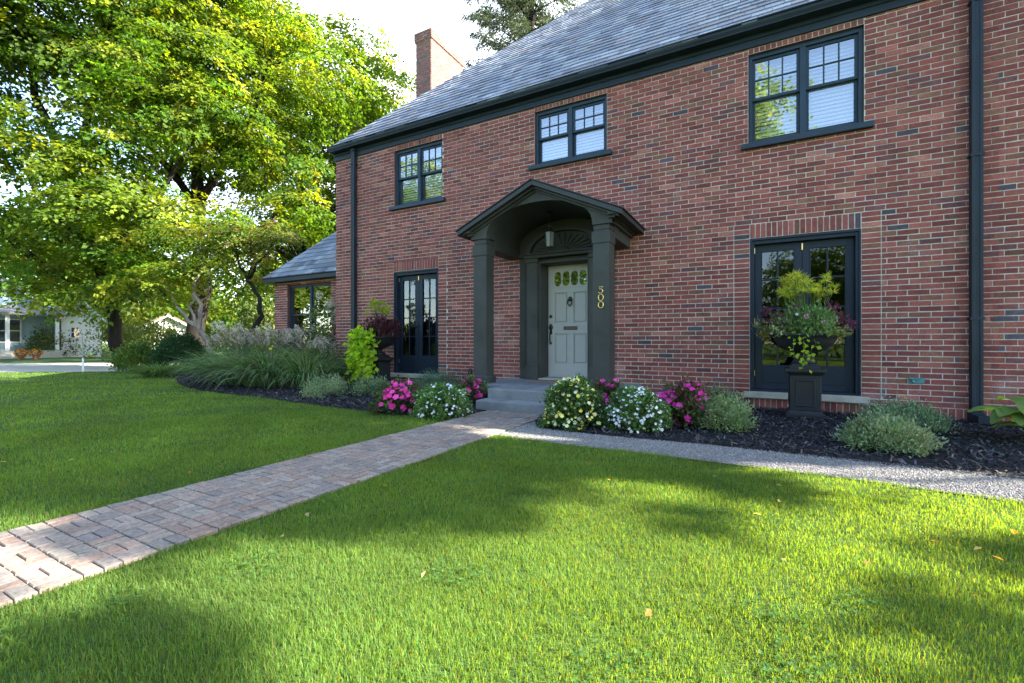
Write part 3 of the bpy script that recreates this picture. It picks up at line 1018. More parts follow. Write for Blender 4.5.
# front door
Xd0, Xd1, Yd, Zd0, Zd1 = XC - .428, XC + .428, .24, .315, 2.308
d = MB()
xs_ = [Xd0 + .125, XC - .06, XC + .06, Xd1 - .125]
d.box(Xd0, Xd1, Yd + .026, Yd + .05, Zd0, Zd1)
d.box(Xd0, xs_[0], Yd, Yd + .026, Zd0, Zd1); d.box(xs_[3], Xd1, Yd, Yd + .026, Zd0, Zd1)
rails = [(Zd0, .56), (1.09, 1.28), (1.82, Zd1)]
for z0, z1 in rails: d.box(xs_[0], xs_[3], Yd, Yd + .026, z0, z1)
for z0, z1 in ((.56, 1.09), (1.28, 1.82)): d.box(xs_[1], xs_[2], Yd, Yd + .026, z0, z1)
fd = d.build('front_door', M['door'], house, .003)
for x0, x1 in ((xs_[0], xs_[1]), (xs_[2], xs_[3])):
    for z0, z1 in ((.56, 1.09), (1.28, 1.82)):
        MB().box(x0 + .022, x1 - .022, Yd + .006, Yd + .026, z0 + .022, z1 - .022).build('door_panel', M['door'], fd, .008)
# four small arched lights
lt = MB(); gl = MB()
lx0, lx1, lz0, lz1 = XC - .315, XC + .315, 1.93, 2.20
lw = (lx1 - lx0) / 4
lt.box(lx0 - .02, lx1 + .02, Yd - .010, Yd, lz0 - .02, lz1 + .02)
lt.build('light_surround', M['door'], fd, .002)
for i in range(4):
    cx = lx0 + lw * (i + .5)
    pts = []
    for k in range(25):
        a = 2 * math.pi * k / 24
        sx = (lw * .45) * math.copysign(abs(math.cos(a)) ** .6, math.cos(a)) * (.80 if -.25 < math.sin(a) < .2 else 1)
        pts.append((cx + sx, (lz0 + lz1) / 2 + .128 * math.sin(a)))
    gl.add([(x, Yd - .0135, z) for x, z in pts[:-1]], [tuple(range(24))])
gl.build('pane', M['leadglass'], fd)
k = MB(); k.sphere(XC - .0, Yd - .02, 1.70, .035, .02, .045, 12, 8); k.tube([(XC - .035, Yd - .025, 1.69), (XC - .042, Yd - .045, 1.62), (XC, Yd - .05, 1.575), (XC + .042, Yd - .045, 1.62), (XC + .035, Yd - .025, 1.69)], .012, 8)
k.build('knocker', M['blackmetal'], fd, 0, True)
MB().box(XC - .13, XC + .13, Yd - .012, Yd, 1.155, 1.22).build('mail_slot', M['bronze'], fd, .004)
h = MB(); hx = Xd0 + .055
h.lathe([(.026, 0), (.030, .006), (.018, .014)], 0, 0, 16)
hh = MB()
dbo = MB(); dbo.sphere(hx, Yd - .012, 1.40, .030, .018, .030, 12, 8); dbo.build('deadbolt', M['blackmetal'], fd, 0, True)
for zz, r in ((1.20, .042), (1.235, .03)):
    hh.sphere(hx, Yd - .012, zz, r, .018, r, 12, 8)
hh.box(hx - .022, hx + .022, Yd - .010, Yd, 1.08, 1.25)
hh.tube([(hx, Yd - .008, 1.14), (hx, Yd - .055, 1.12), (hx, Yd - .06, 1.0), (hx, Yd - .05, .94), (hx, Yd - .008, .92)], .011, 8)
hh.sphere(hx, Yd - .01, .92, .022, .014, .022, 10, 6)
hh.build('handle', M['blackmetal'], fd, 0, True)
MB().box(XC - .46, XC + .46, -.12, .29, Z0 + .001, Z0 + .028).build('threshold', M['stone'], fd, .004)
v = MB(); v.box(1.60, 1.75, -.022, -.008, .435, .505); v.tube([(1.63, -.02, .47), (1.63, -.07, .47), (1.63, -.085, .445)], .014, 8); v.box(1.60, 1.69, -.05, -.03, .485, .50)
v.build('hose_tap', M['verdigris'], house, .003)

# lantern
lan = thing('porch_lantern', 'dark glass lantern hanging from the porch ceiling above the door', 'lantern', (XC - .02, -.62, 2.44))
b = MB(); b.lathe([(.045, 0.0), (.062, .015), (.066, .03)], 0, 0, 6); b.lathe([(.085, .255), (.075, .275), (.03, .33), (.018, .345), (.022, .365), (.008, .385)], 0, 0, 6)
for i in range(6):
    a = 2 * math.pi * i / 6
    b.tube([(.064 * math.cos(a), .064 * math.sin(a), .028), (.080 * math.cos(a), .080 * math.sin(a), .258)], .006, 6)
b.tube([(0, 0, .38), (0, 0, .56)], .006, 6); b.lathe([(.055, .555), (.05, .575), (.02, .585)], 0, 0, 16)
b.lathe([(.012, -.03), (.02, -.015), (.03, .0)], 0, 0, 8)
b.build('lantern_body', M['blackmetal'], lan)
g = MB(); g.lathe([(.058, .03), (.074, .255)], 0, 0, 6); g.build('lantern_glass', M['lampglass'], lan)
MB().lathe([(.016, .03), (.016, .12), (.012, .125), (.004, .145)], 0, 0, 8).build('candle', M['white'], lan)

# steps
stp = MB()
stp.box(XC - 1.18, XC + 1.30, -1.22, -.012, -.02, Z0 - .002)
stp.box(XC - .47, XC + .55, -1.78, -1.22, -.02, Z0 - .002)
sto = stp.build('stone_steps', M['step'], None, .012)
tag(sto, 'two grey stone steps up to the sage green front door', 'steps')
MB().box(XC - .49, XC + .55, -2.06, -1.78, -.02, .145).build('lower_step', M['step'], sto, .012)
mt = MB().box(XC - .40, XC + .38, -.66, -.20, Z0, Z0 + .014).build('doormat', M['mat'], None, .003)
tag(mt, 'brown coir doormat on the top step before the front door', 'doormat')
gl_ = thing('garden_light', 'small black stake light by the brick wall left of the porch', 'light', (-4.85, -.10, 0))
q = MB(); q.tube([(0, 0, 0), (0, 0, .34)], .012, 8); q.build('stake', M['blackmetal'], gl_)
MB().lathe([(.03, .33), (.045, .35), (.045, .42), (.03, .43)], 0, 0, 12).build('lamp_head', M['blackmetal'], gl_)

# ------------------------------------------------------------------ small plants
def mound(name, label, cat, x, y, r, h, nleaf, L, W, cols, flowers=None, z=.02, up=.5, seed=1, group=None, ry=None, mat_='leafsoft', droop=0., shell=.35, tight=1.):
    g = np.random.default_rng(seed)
    t = thing(name, label, cat, (x, y, z), 0, group)
    ry = ry or r
    # clumps on a bumpy dome
    nc = max(14, nleaf // 40)
    a = g.random(nc) * 2 * np.pi; e = np.arcsin(g.random(nc) ** .75 * .98)
    rad = 1 - shell * g.random(nc) ** 2 + g.normal(0, .05, nc)
    C = np.column_stack([np.cos(a) * np.cos(e) * r * rad, np.sin(a) * np.cos(e) * ry * rad, np.sin(e) * h * rad])
    nrm = unit(np.column_stack([np.cos(a) * np.cos(e) / r, np.sin(a) * np.cos(e) / ry, np.sin(e) / h]))
    idx = g.integers(0, nc, nleaf)
    cr = (.17 * (r + h) * .5 + L) * tight
    P = C[idx] + g.normal(0, cr * .55, (nleaf, 3))
    P[:, 2] = np.abs(P[:, 2]) * .98 + .005
    D = unit(nrm[idx] * .8 + np.array([0, 0, up]) + g.normal(0, .55, (nleaf, 3)) - np.array([0, 0, droop]))
    Nm = unit(np.array([0, 0, 1.]) + nrm[idx] * .4 + g.normal(0, .5, (nleaf, 3)))
    l = L * g.uniform(.6, 1.3, nleaf); w_ = W * g.uniform(.7, 1.3, nleaf)
    q = leaf_quads(P, D, Nm, l, w_)
    cc = palette(nc, cols, .15, g)[idx] * (1 + g.normal(0, .15, (nleaf, 1)))
    cc = np.clip(cc, .003, .9)
    np_mesh('foliage', q, 3, M[mat_], t, np.concatenate([cc, cc], 0))
    # woody core of stems
    s = MB()
    for i in range(16):
        j = g.integers(0, nc); c = C[j]
        s.tube([(g.normal(0, .03), g.normal(0, .03), 0), tuple(c * .5 + g.normal(0, .02, 3)), tuple(c * .95)], [.006, .004, .002], 5)
    s.build('stems', M['stem'], t)
    if flowers:
        nf, fr, fcols, spread = flowers
        a = g.random(nf) * 2 * np.pi; e = np.arcsin(np.clip(g.random(nf) ** spread, 0, .99))
        k = 1.02 + g.normal(0, .06, nf)
        P = np.column_stack([np.cos(a) * np.cos(e) * r * k, np.sin(a) * np.cos(e) * ry * k, np.sin(e) * h * k + .01])
        n_ = unit(np.column_stack([np.cos(a) * np.cos(e) / r, np.sin(a) * np.cos(e) / ry, np.sin(e) / h]) * .25 + g.normal(0, .35, (nf, 3)) + np.array([0, -.35, .5]))
        u_ = unit(np.cross(n_, rand_dirs(nf, g))); v_ = np.cross(n_, u_)
        fc = palette(nf, fcols, .08, g); quads = []; cs = []
        size = fr * g.uniform(.75, 1.25, nf)
        for k5 in range(5):
            b = 2 * np.pi * k5 / 5
            dd = u_ * np.cos(b) + v_ * np.sin(b) + n_ * .18
            quads.append(leaf_quads(P, dd, n_, size, size * 1.05, .05)); cs.append(fc); cs.append(fc)
        np_mesh('blossoms', np.concatenate(quads), 3, M['petal'], t, np.concatenate(cs))
    return t

GREY = [(.19, .27, .135), (.25, .33, .17), (.155, .22, .11), (.30, .36, .21)]
GREY2 = [(.105, .18, .115), (.14, .22, .14), (.085, .15, .09)]
LIMEG = [(.20, .28, .11), (.24, .32, .14), (.17, .24, .10), (.26, .33, .18)]
DG = [(.055, .11, .033), (.075, .145, .045), (.10, .18, .05)]
BZ = [(.075, .055, .03), (.10, .075, .035), (.055, .065, .028), (.13, .095, .045), (.07, .105, .038)]
WH = [(.80, .82, .80), (.72, .76, .74)]
MG = [(.82, .05, .34), (.74, .03, .28), (.88, .09, .40)]
MG2 = [(.85, .05, .38), (.90, .09, .44)]
YW = [(.78, .72, .20), (.80, .76, .42), (.78, .78, .60), (.74, .62, .10)]
mound('flowering_mound', 'dense dark green mound dotted with pale yellow flowers right of the steps', 'flowers', -1.83, -2.56, .31, .50, 6500, .042, .026, DG, (330, .022, YW, .8), seed=11, shell=.3, tight=.55, up=.2)
mound('flowering_mound', 'small magenta flowers with bronze leaves behind the yellow and white mounds', 'flowers', -1.80, -1.42, .29, .35, 2200, .055, .028, BZ, (70, .036, MG2, .55), seed=12, tight=.7, up=.2)
mound('flowering_mound', 'bushy mound of small white flowers right of the yellow flowering mound', 'flowers', -1.18, -2.36, .32, .40, 7000, .036, .024, [(.10, .19, .05), (.13, .23, .065), (.08, .155, .045)], (430, .018, WH, .8), seed=13, shell=.25, tight=.5, up=.2)
mound('flowering_mound', 'magenta flowers over dark bronze leaves beside the pale sedum mound', 'flowers', -.76, -1.80, .33, .42, 3400, .065, .032, BZ, (100, .044, MG2, .7), seed=14, shell=.5, tight=.7, up=.2)
mound('sedum_mound', 'light green fine leaved mound beside the magenta flowers right of the steps', 'plant', -.36, -1.92, .28, .29, 5200, .036, .015, LIMEG, seed=15)
mound('sedum_mound', 'bluish green mound half hidden behind the light green mound by the wall', 'plant', -.46, -1.02, .24, .33, 1800, .036, .012, GREY2, seed=16)
mound('sedum_mound', 'spreading grey green mound in front of the mulch right of the urn', 'plant', .97, -2.22, .30, .20, 6000, .036, .015, GREY, seed=17)
mound('sedum_mound', 'wide darker green mound behind the front one near the right downpipe', 'plant', 1.30, -1.12, .36, .23, 5600, .036, .013, GREY + GREY2, seed=18)
mound('flowering_mound', 'bright magenta flowering mound at the lawn edge left of the white mound', 'flowers', -4.27, -2.66, .30, .34, 2600, .055, .028, BZ + DG, (110, .042, MG, .5), seed=21, tight=.65, up=.2)
mound('flowering_mound', 'white flowering mound at the corner of lawn and brick path', 'flowers', -3.55, -2.66, .34, .36, 7000, .038, .026, [(.11, .21, .055), (.14, .25, .07), (.085, .165, .05)], (230, .020, WH, .8), seed=22, shell=.25, tight=.5, up=.2)
mound('flowering_mound', 'magenta flowers beside the left porch column', 'flowers', -3.92, -1.45, .26, .34, 2200, .055, .028, BZ + DG, (64, .040, MG, .55), seed=23, tight=.65, up=.2)
mound('sedum_mound', 'pale grey green mound at the lawn edge by the ornamental grass', 'plant', -6.50, -2.05, .33, .31, 3000, .036, .013, GREY, seed=24)
mound('sedum_mound', 'grey green mound below the lime vine of the left urn', 'plant', -5.93, -1.55, .31, .29, 2600, .036, .013, GREY + GREY2, seed=25)
mound('sedum_mound', 'small dark green mound against the wall beneath the left downpipe', 'plant', -7.25, -.55, .30, .24, 1600, .036, .013, GREY2, seed=26)
mound('sedum_mound', 'broad blue green mound under the left french door', 'plant', -5.25, -.62, .50, .33, 3400, .040, .012, GREY2, seed=27, ry=.36)
mound('sedum_mound', 'dusky low mound with dark tips between the white flowers and the french door', 'plant', -4.5, -1.75, .30, .22, 1300, .036, .013, GREY2 + BZ, seed=28)
mound('clipped_boxwood', 'round dark clipped evergreen bush left of the ornamental grass', 'bush', -15.3, -.10, .66, 1.10, 16000, .06, .036, [(.022, .060, .022), (.034, .085, .028), (.045, .10, .03)], seed=29, mat_='leafdark', shell=.30, tight=.55, up=.1)
mound('leafy_shrub', 'yellow green shrub behind the boxwood and low grass', 'shrub', -17.2, -.45, .55, .72, 2600, .10, .06, [(.10, .17, .03), (.14, .20, .04), (.07, .13, .03)], seed=30)

# hosta
def hosta(x, y, seed):
    g = np.random.default_rng(seed)
    t = thing('hosta', 'broad leaved green hosta at the wall right of the downpipe', 'plant', (x, y, .02))
    mb = MB()
    for i in range(34):
        a = g.random() * 2 * math.pi; L = g.uniform(.26, .38); W = L * .56; h = g.uniform(.10, .30); rise = g.uniform(.15, .35)
        base = Vector((math.cos(a) * g.uniform(.02, .14), math.sin(a) * .08, h))
        dv = Vector((math.cos(a), math.sin(a), 0)); sv = Vector((-math.sin(a), math.cos(a), 0))
        k = 6; row = []
        for j in range(k + 1):
            s = j / k; wd = W * math.sin(math.pi * min(1, s * .93 + .05)) ** .75
            p = base + dv * (L * s) + Vector((0, 0, rise * s - .42 * L * s * s * 1.6))
            row.append((p - sv * wd * .5 + Vector((0, 0, wd * .18)), p, p + sv * wd * .5 + Vector((0, 0, wd * .18))))
        vs = [q for r3 in row for q in r3]; fs = []
        for j in range(k):
            b = j * 3; fs += [(b, b + 1, b + 4, b + 3), (b + 1, b + 2, b + 5, b + 4)]
        c = random.choice([(.20, .30, .09), (.24, .34, .11), (.17, .26, .08), (.26, .35, .10)])
        mb.add(vs, fs, c)
        mb.tube([(0, 0, 0), tuple(base)], .006, 5, (.09, .14, .04))
    mb.build('leaves', M['leaf'], t, 0, True)
hosta(2.22, -1.32, 31)
hosta_label = None

# ornamental grasses
def grass_clump(name, label, x, y, r, h, n, cols, plumes=0, seed=1, wd=.009, pcols=((.34, .27, .23), (.42, .35, .29), (.27, .21, .20)), ph=1.0):
    g = np.random.default_rng(seed)
    t = thing(name, label, 'ornamental grass', (x, y, .01))
    a = g.random(n) * 2 * np.pi; rr = g.random(n) ** .5
    base = np.column_stack([np.cos(a) * rr * r * .42, np.sin(a) * rr * r * .42, np.zeros(n)])
    out = np.column_stack([np.cos(a), np.sin(a), np.zeros(n)]); up = np.array([0, 0, 1.])
    side = np.column_stack([-np.sin(a), np.cos(a), np.zeros(n)]) + g.normal(0, .25, (n, 3))
    Lb = (1.25 * h * g.uniform(.6, 1.15, n))[:, None]
    t0 = (R(6) + R(38) * rr * g.uniform(.4, 1.2, n))[:, None]; t1 = (R(75) + R(80) * g.random(n))[:, None]
    p = base.copy(); pts = [p]
    for q in (.12, .36, .62, .86):
        th_ = t0 + (t1 - t0) * q ** 1.3
        p = p + (out * np.sin(th_) * min(1, r / h) + up * np.cos(th_)) * Lb * .25 + g.normal(0, .006, (n, 3))
        p[:, 2] = np.maximum(p[:, 2], .01)
        pts.append(p)
    ws = [wd * .8, wd, wd * .9, wd * .6, .001]
    Q = []
    for i in range(4):
        Q.append(np.stack([pts[i] - side * ws[i] / 2, pts[i] + side * ws[i] / 2, pts[i + 1] + side * ws[i + 1] / 2, pts[i + 1] - side * ws[i + 1] / 2], 1))
    c = palette(n, cols, .2, g)
    np_mesh('blades', np.concatenate(Q), 4, M['leafsoft'], t, np.concatenate([c] * 4))
    if plumes:
        n = plumes; a = g.random(n) * 2 * np.pi
        l = g.uniform(.2, .95, n)[:, None] * r; o = np.column_stack([np.cos(a), np.sin(a), np.zeros(n)])
        H = (h * ph * g.uniform(.85, 1.15, n))[:, None]
        p0 = o * l * .75 + up * H; st_ = MB()
        for i in range(n):
            st_.tube([(0, 0, 0), tuple(o[i] * l[i] * .3 + up * H[i] * .7), tuple(p0[i])], .0025, 4)
        st_.build('stalks', M['stem'], t)
        m = 46
        axis = unit(o * .65 + up * .65 + g.normal(0, .15, (n, 3)))
        s = g.random((n, m, 1)); L = g.uniform(.10, .17, (n, 1, 1))
        P = p0[:, None] + axis[:, None] * s * L
        D = unit(axis[:, None] * .9 + g.normal(0, .55, (n, m, 3)))
        P = P.reshape(-1, 3); D = D.reshape(-1, 3)
        q = leaf_quads(P, D, rand_dirs(len(P), g), np.full(len(P), .032), np.full(len(P), .008))
        c = np.repeat(palette(n, pcols, .12, g), m, 0)
        np_mesh('plumes', q, 3, M['plume'], t, np.concatenate([c, c]))
    return t
OG = [(.14, .25, .085), (.18, .30, .11), (.075, .145, .055), (.20, .29, .13), (.24, .27, .16), (.055, .11, .045)]
grass_clump('fountain_grass', 'arching fountain grass with purple grey plumes, leftmost of the three clumps', -10.15, -1.35, .95, .95, 1300, OG, 75, 41, .017)
grass_clump('fountain_grass', 'largest arching fountain grass clump, between the two others below the wing window', -9.15, -1.30, 1.05, 1.0, 1500, OG, 75, 42, .017)
grass_clump('fountain_grass', 'green fountain grass clump nearest the brick corner and left downpipe', -8.35, -1.0, .92, .92, 1200, OG, 40, 43, .017)
grass_clump('low_grass', 'low bright green grass tuft at the lawn corner left of the boxwood', -14.1, -1.15, .72, .46, 1100, [(.12, .20, .05), (.16, .24, .07), (.09, .16, .05)], 0, 44, .012)

# hydrangeas behind the grasses
def hydrangea(x, y, label, h, r, nheads, seed, leafy=700):
    g = np.random.default_rng(seed)
    t = thing('hydrangea', label, 'hydrangea', (x, y, .01))
    s = MB(); LP = []; LD = []; LN = []; FP = []; FD_ = []; FN = []
    for i in range(nheads):
        a = g.random() * 2 * math.pi; rr = r * math.sqrt(g.random()); hh = h * g.uniform(.72, 1.05)
        tip = np.array([math.cos(a) * rr, math.sin(a) * rr, hh])
        s.tube([(g.normal(0, .05), g.normal(0, .05), 0), tuple(tip * .55 + np.array([0, 0, .1])), tuple(tip)], [.010, .007, .004], 5)
        m = 90; dd = rand_dirs(m, g) * np.array([.07, .07, .10]); FP.append(tip + np.array([0, 0, .05]) + dd); FN.append(unit(dd)); FD_.append(rand_dirs(m, g))
    for i in range(leafy):
        a = g.random() * 2 * math.pi; rr = r * 1.1 * math.sqrt(g.random()); zz = h * g.uniform(.15, .95)
        LP.append((math.cos(a) * rr, math.sin(a) * rr, zz)); LD.append((math.cos(a), math.sin(a), g.normal(-.1, .4)))
    s.build('stems', M['stem'], t)
    LP = np.array(LP); LD = np.array(LD); n = len(LP)
    q = leaf_quads(LP, LD, np.array([0, 0, 1.]) + g.normal(0, .4, (n, 3)), g.uniform(.08, .15, n), g.uniform(.04, .075, n))
    c = palette(n, [(.05, .10, .03), (.07, .13, .04), (.10, .15, .05), (.13, .16, .05)], .2, g)
    np_mesh('foliage', q, 3, M['leaf'], t, np.concatenate([c, c]))
    FP = np.concatenate(FP); FN = np.concatenate(FN); FD_ = np.concatenate(FD_); n = len(FP)
    q = leaf_quads(FP, FD_, FN, np.full(n, .035), np.full(n, .03))
    c = palette(n, [(.58, .52, .40), (.66, .60, .48), (.52, .42, .34), (.60, .60, .44)], .12, g)
    np_mesh('flower_heads', q, 3, M['petal'], t, np.concatenate([c, c]))
    return t
hydrangea(-12.0, -.05, 'cream hydrangea behind the fountain grass at its left end', 1.28, .85, 26, 51)
hydrangea(-10.4, .1, 'cream hydrangea behind the fountain grass, below the wing window', 1.22, .75, 16, 52)
hydrangea(-9.25, .25, 'tall upright hydrangea with green heads against the brick corner', 1.9, .38, 9, 53, 650)
hydrangea(-8.55, -.45, 'small hydrangea with fading heads beside the left downpipe', .95, .34, 6, 54, 250)

# ------------------------------------------------------------------ urns on pedestals
def urn_on_pedestal(x, y, label):
    t = thing('urn_planter', label, 'planter', (x, y, .02))
    p = MB()
    p.box(-.24, .24, -.24, .24, 0, .05); p.frustum(0, 0, .05, .09, .225, .225, .19, .19)
    p.box(-.185, .185, -.185, .185, .09, .52)
    for sx, sy in ((0, -1), (0, 1)):
        yy = sy * .185
        for a, b, c, d in ((-.12, .12, .14, .165), (-.12, .12, .445, .47), (-.12, -.095, .165, .445), (.095, .12, .165, .445)):
            p.box(a, b, min(yy, yy + sy * .012), max(yy, yy + sy * .012), c, d)
    for sx in (-1, 1):
        xx = sx * .185
        for a, b, c, d in ((-.12, .12, .14, .165), (-.12, .12, .445, .47), (-.12, -.095, .165, .445), (.095, .12, .165, .445)):
            p.box(min(xx, xx + sx * .012), max(xx, xx + sx * .012), a, b, c, d)
    p.frustum(0, 0, .52, .56, .195, .195, .235, .235); p.box(-.245, .245, -.245, .245, .56, .60); p.frustum(0, 0, .60, .66, .19, .19, .15, .15)
    p.v = [(x_ * .86, y_ * .86, z_) for x_, y_, z_ in p.v]
    p.build('pedestal', M['urn'], t, .006)
    u = MB()
    u.lathe([(.13, .66), (.13, .69), (.075, .72), (.06, .755), (.085, .785), (.19, .82), (.28, .875), (.325, .945), (.335, .985), (.365, 1.0), (.37, 1.025), (.33, 1.03), (.30, .98), (.05, .97)], 0, 0, 40, None, .012)
    u.build('urn', M['urn'], t, 0, True)
    return t
UR = (.47, -.60); UL = (-6.78, -.52)
urn_on_pedestal(*UR, 'black fluted urn on square pedestal before the right french door')
urn_on_pedestal(*UL, 'black urn on square pedestal beside the left french door')

def papyrus(x, y, z, h, n, spread, seed, label, cols):
    g = np.random.default_rng(seed)
    t = thing('papyrus', label, 'plant', (x, y, z))
    s = MB(); P = []; D = []
    for i in range(n):
        a = g.random() * 2 * math.pi; rr = spread * math.sqrt(g.random()); hh = h * g.uniform(.68, 1.05)
        tip = np.array([math.cos(a) * rr, math.sin(a) * rr * .7, hh])
        s.tube([(tip[0] * .25, tip[1] * .25, 0), tuple(tip * np.array([.6, .6, .5])), tuple(tip)], [.006, .005, .003], 5, (.13, .19, .05))
        m = 60; a = g.random(m) * 2 * np.pi; e = g.normal(.15, .45, m)
        P.append(np.repeat(tip[None], m, 0)); D.append(np.column_stack([np.cos(a) * np.cos(e), np.sin(a) * np.cos(e), np.sin(e)]))
    s.build('stalks', M['leaf'], t)
    P = np.concatenate(P); D = np.concatenate(D); m = len(P)
    q = leaf_quads(P, D, rand_dirs(m, g), g.uniform(.05, .10, m), g.uniform(.006, .012, m))
    c = palette(m, cols, .2, g)
    np_mesh('umbels', q, 3, M['leaf'], t, np.concatenate([c, c]))
def vine(x, y, z, label, strands, cols, seed, leaf=.06, name='sweet_potato_vine'):
    g = np.random.default_rng(seed); t = thing(name, label, 'vine', (x, y, z))
    s = MB(); P = []; D = []; Nn = []
    for st_ in strands:
        a, ln, out, dens = st_
        d = np.array([math.cos(a), math.sin(a), 0]); pts = []
        for k in range(8):
            q = k / 7
            pts.append(d * (.24 + out * (1 - (1 - min(1, q * 2)) ** 2)) + np.array([0, 0, .07 * math.sin(min(1, q * 2.2) * math.pi) - ln * max(0, q - .12) ** 1.1]) + g.normal(0, .012, 3))
        s.tube([tuple(p) for p in pts], .004, 5)
        pts = np.array(pts)
        for j in range(dens):
            q = g.random() * 6.99; i = int(q); p = pts[i] * (1 - q + i) + pts[i + 1] * (q - i) + g.normal(0, leaf * .65, 3)
            P.append(p); D.append(d * .6 + np.array([0, 0, -.6]) + g.normal(0, .5, 3)); Nn.append(d + np.array([0, 0, .8]) + g.normal(0, .35, 3))
    s.build('stems', M['stem'], t)
    P = np.array(P); D = np.array(D); Nn = np.array(Nn); n = len(P)
    q = leaf_quads(P, D, Nn, leaf * g.uniform(.7, 1.3, n), leaf * .95 * g.uniform(.7, 1.2, n), .12)
    c = palette(n, cols, .12, g)
    np_mesh('foliage', q, 3, M['leaf'], t, np.concatenate([c, c]))
LIME = [(.34, .48, .03), (.28, .42, .025), (.40, .52, .05), (.22, .36, .02)]
PAP = [(.34, .42, .08), (.42, .48, .10), (.28, .37, .07), (.46, .46, .12)]
PURP = [(.13, .045, .10), (.18, .07, .14), (.09, .035, .065), (.24, .12, .20), (.12, .12, .06)]
ux, uy = UR
papyrus(ux + .02, uy + .03, 1.0, .76, 34, .32, 61, 'tall yellow green papyrus rising from the right urn', PAP)
mound('coleus', 'purple leaved coleus spilling over the left side of the right urn', 'plant', ux - .25, uy - .04, .24, .26, 520, .060, .034, PURP, seed=62, z=1.06, shell=.6)
mound('coleus', 'deep purple coleus on the right side of the right urn', 'plant', ux + .25, uy - .04, .24, .28, 520, .062, .034, [(.10, .024, .055), (.14, .032, .07), (.07, .02, .045)], seed=63, z=1.05, shell=.6)
mound('petunia', 'green petunia with two pink flowers filling the centre of the right urn', 'plant', ux, uy - .07, .30, .34, 2600, .055, .018, [(.14, .25, .08), (.18, .30, .10), (.11, .19, .06)], (6, .035, [(.75, .35, .45), (.8, .6, .6)], .5), seed=64, z=.99, shell=.6)
mound('trailing_foliage', 'pale variegated trailing foliage along the front rim of the right urn', 'plant', ux, uy - .02, .40, .15, 1700, .045, .026, [(.22, .27, .12), (.34, .36, .24), (.16, .21, .07), (.24, .22, .06)], seed=65, z=1.0, droop=.3, shell=.25)
vine(ux - .02, uy, 1.0, 'bright lime vine trailing down the front of the right urn', [(-1.62, .42, .10, 36), (-1.35, .30, .10, 14), (-1.9, .28, .10, 14)], LIME, 66, .05)
vine(ux, uy, 1.0, 'thin strappy stems arching out at the left of the right urn', [(3.0, -.35, .28, 10)], PAP, 67, .05, 'trailing_vine')
lx, ly = UL
papyrus(lx - .05, ly + .05, 1.0, .78, 20, .26, 71, 'yellow green papyrus rising from the left urn', [(.30, .40, .07), (.24, .34, .05), (.34, .42, .09)])
mound('coleus', 'dark purple leafy plant in the right of the left urn beside the french door', 'plant', lx + .22, ly - .08, .26, .34, 500, .085, .05, [(.07, .022, .03), (.10, .03, .05), (.05, .018, .025)], seed=72, z=1.02, shell=.6)
mound('coleus', 'small burgundy plant at the left of the left urn', 'plant', lx - .22, ly, .2, .26, 260, .085, .05, [(.08, .03, .03), (.06, .03, .025)], seed=73, z=1.03, shell=.6)
g7 = np.random.default_rng(5)
vine(lx + .0, ly - .06, 1.04, 'lime sweet potato vine cascading down the left urn to the ground',
     [(g7.uniform(-3.9, -1.05), g7.uniform(.35, 1.0), g7.uniform(.05, .26), 60) for _ in range(26)], LIME, 74, .10)

# ------------------------------------------------------------------ trees
TH = R(28.7)
SUN_EL, SUN_AZ = R(32), R(20)       # azimuth measured from +X towards +Y
Rv = np.array([math.cos(TH), math.sin(TH), 0]); Fv = np.array([-math.sin(TH), math.cos(TH), 0])
def rz_(p):   # (right, height, forward) offsets in metres -> x, y, z
    r_, z_, f_ = p
    v_ = Rv * r_ + Fv * f_
    return np.array([v_[0], v_[1], z_])

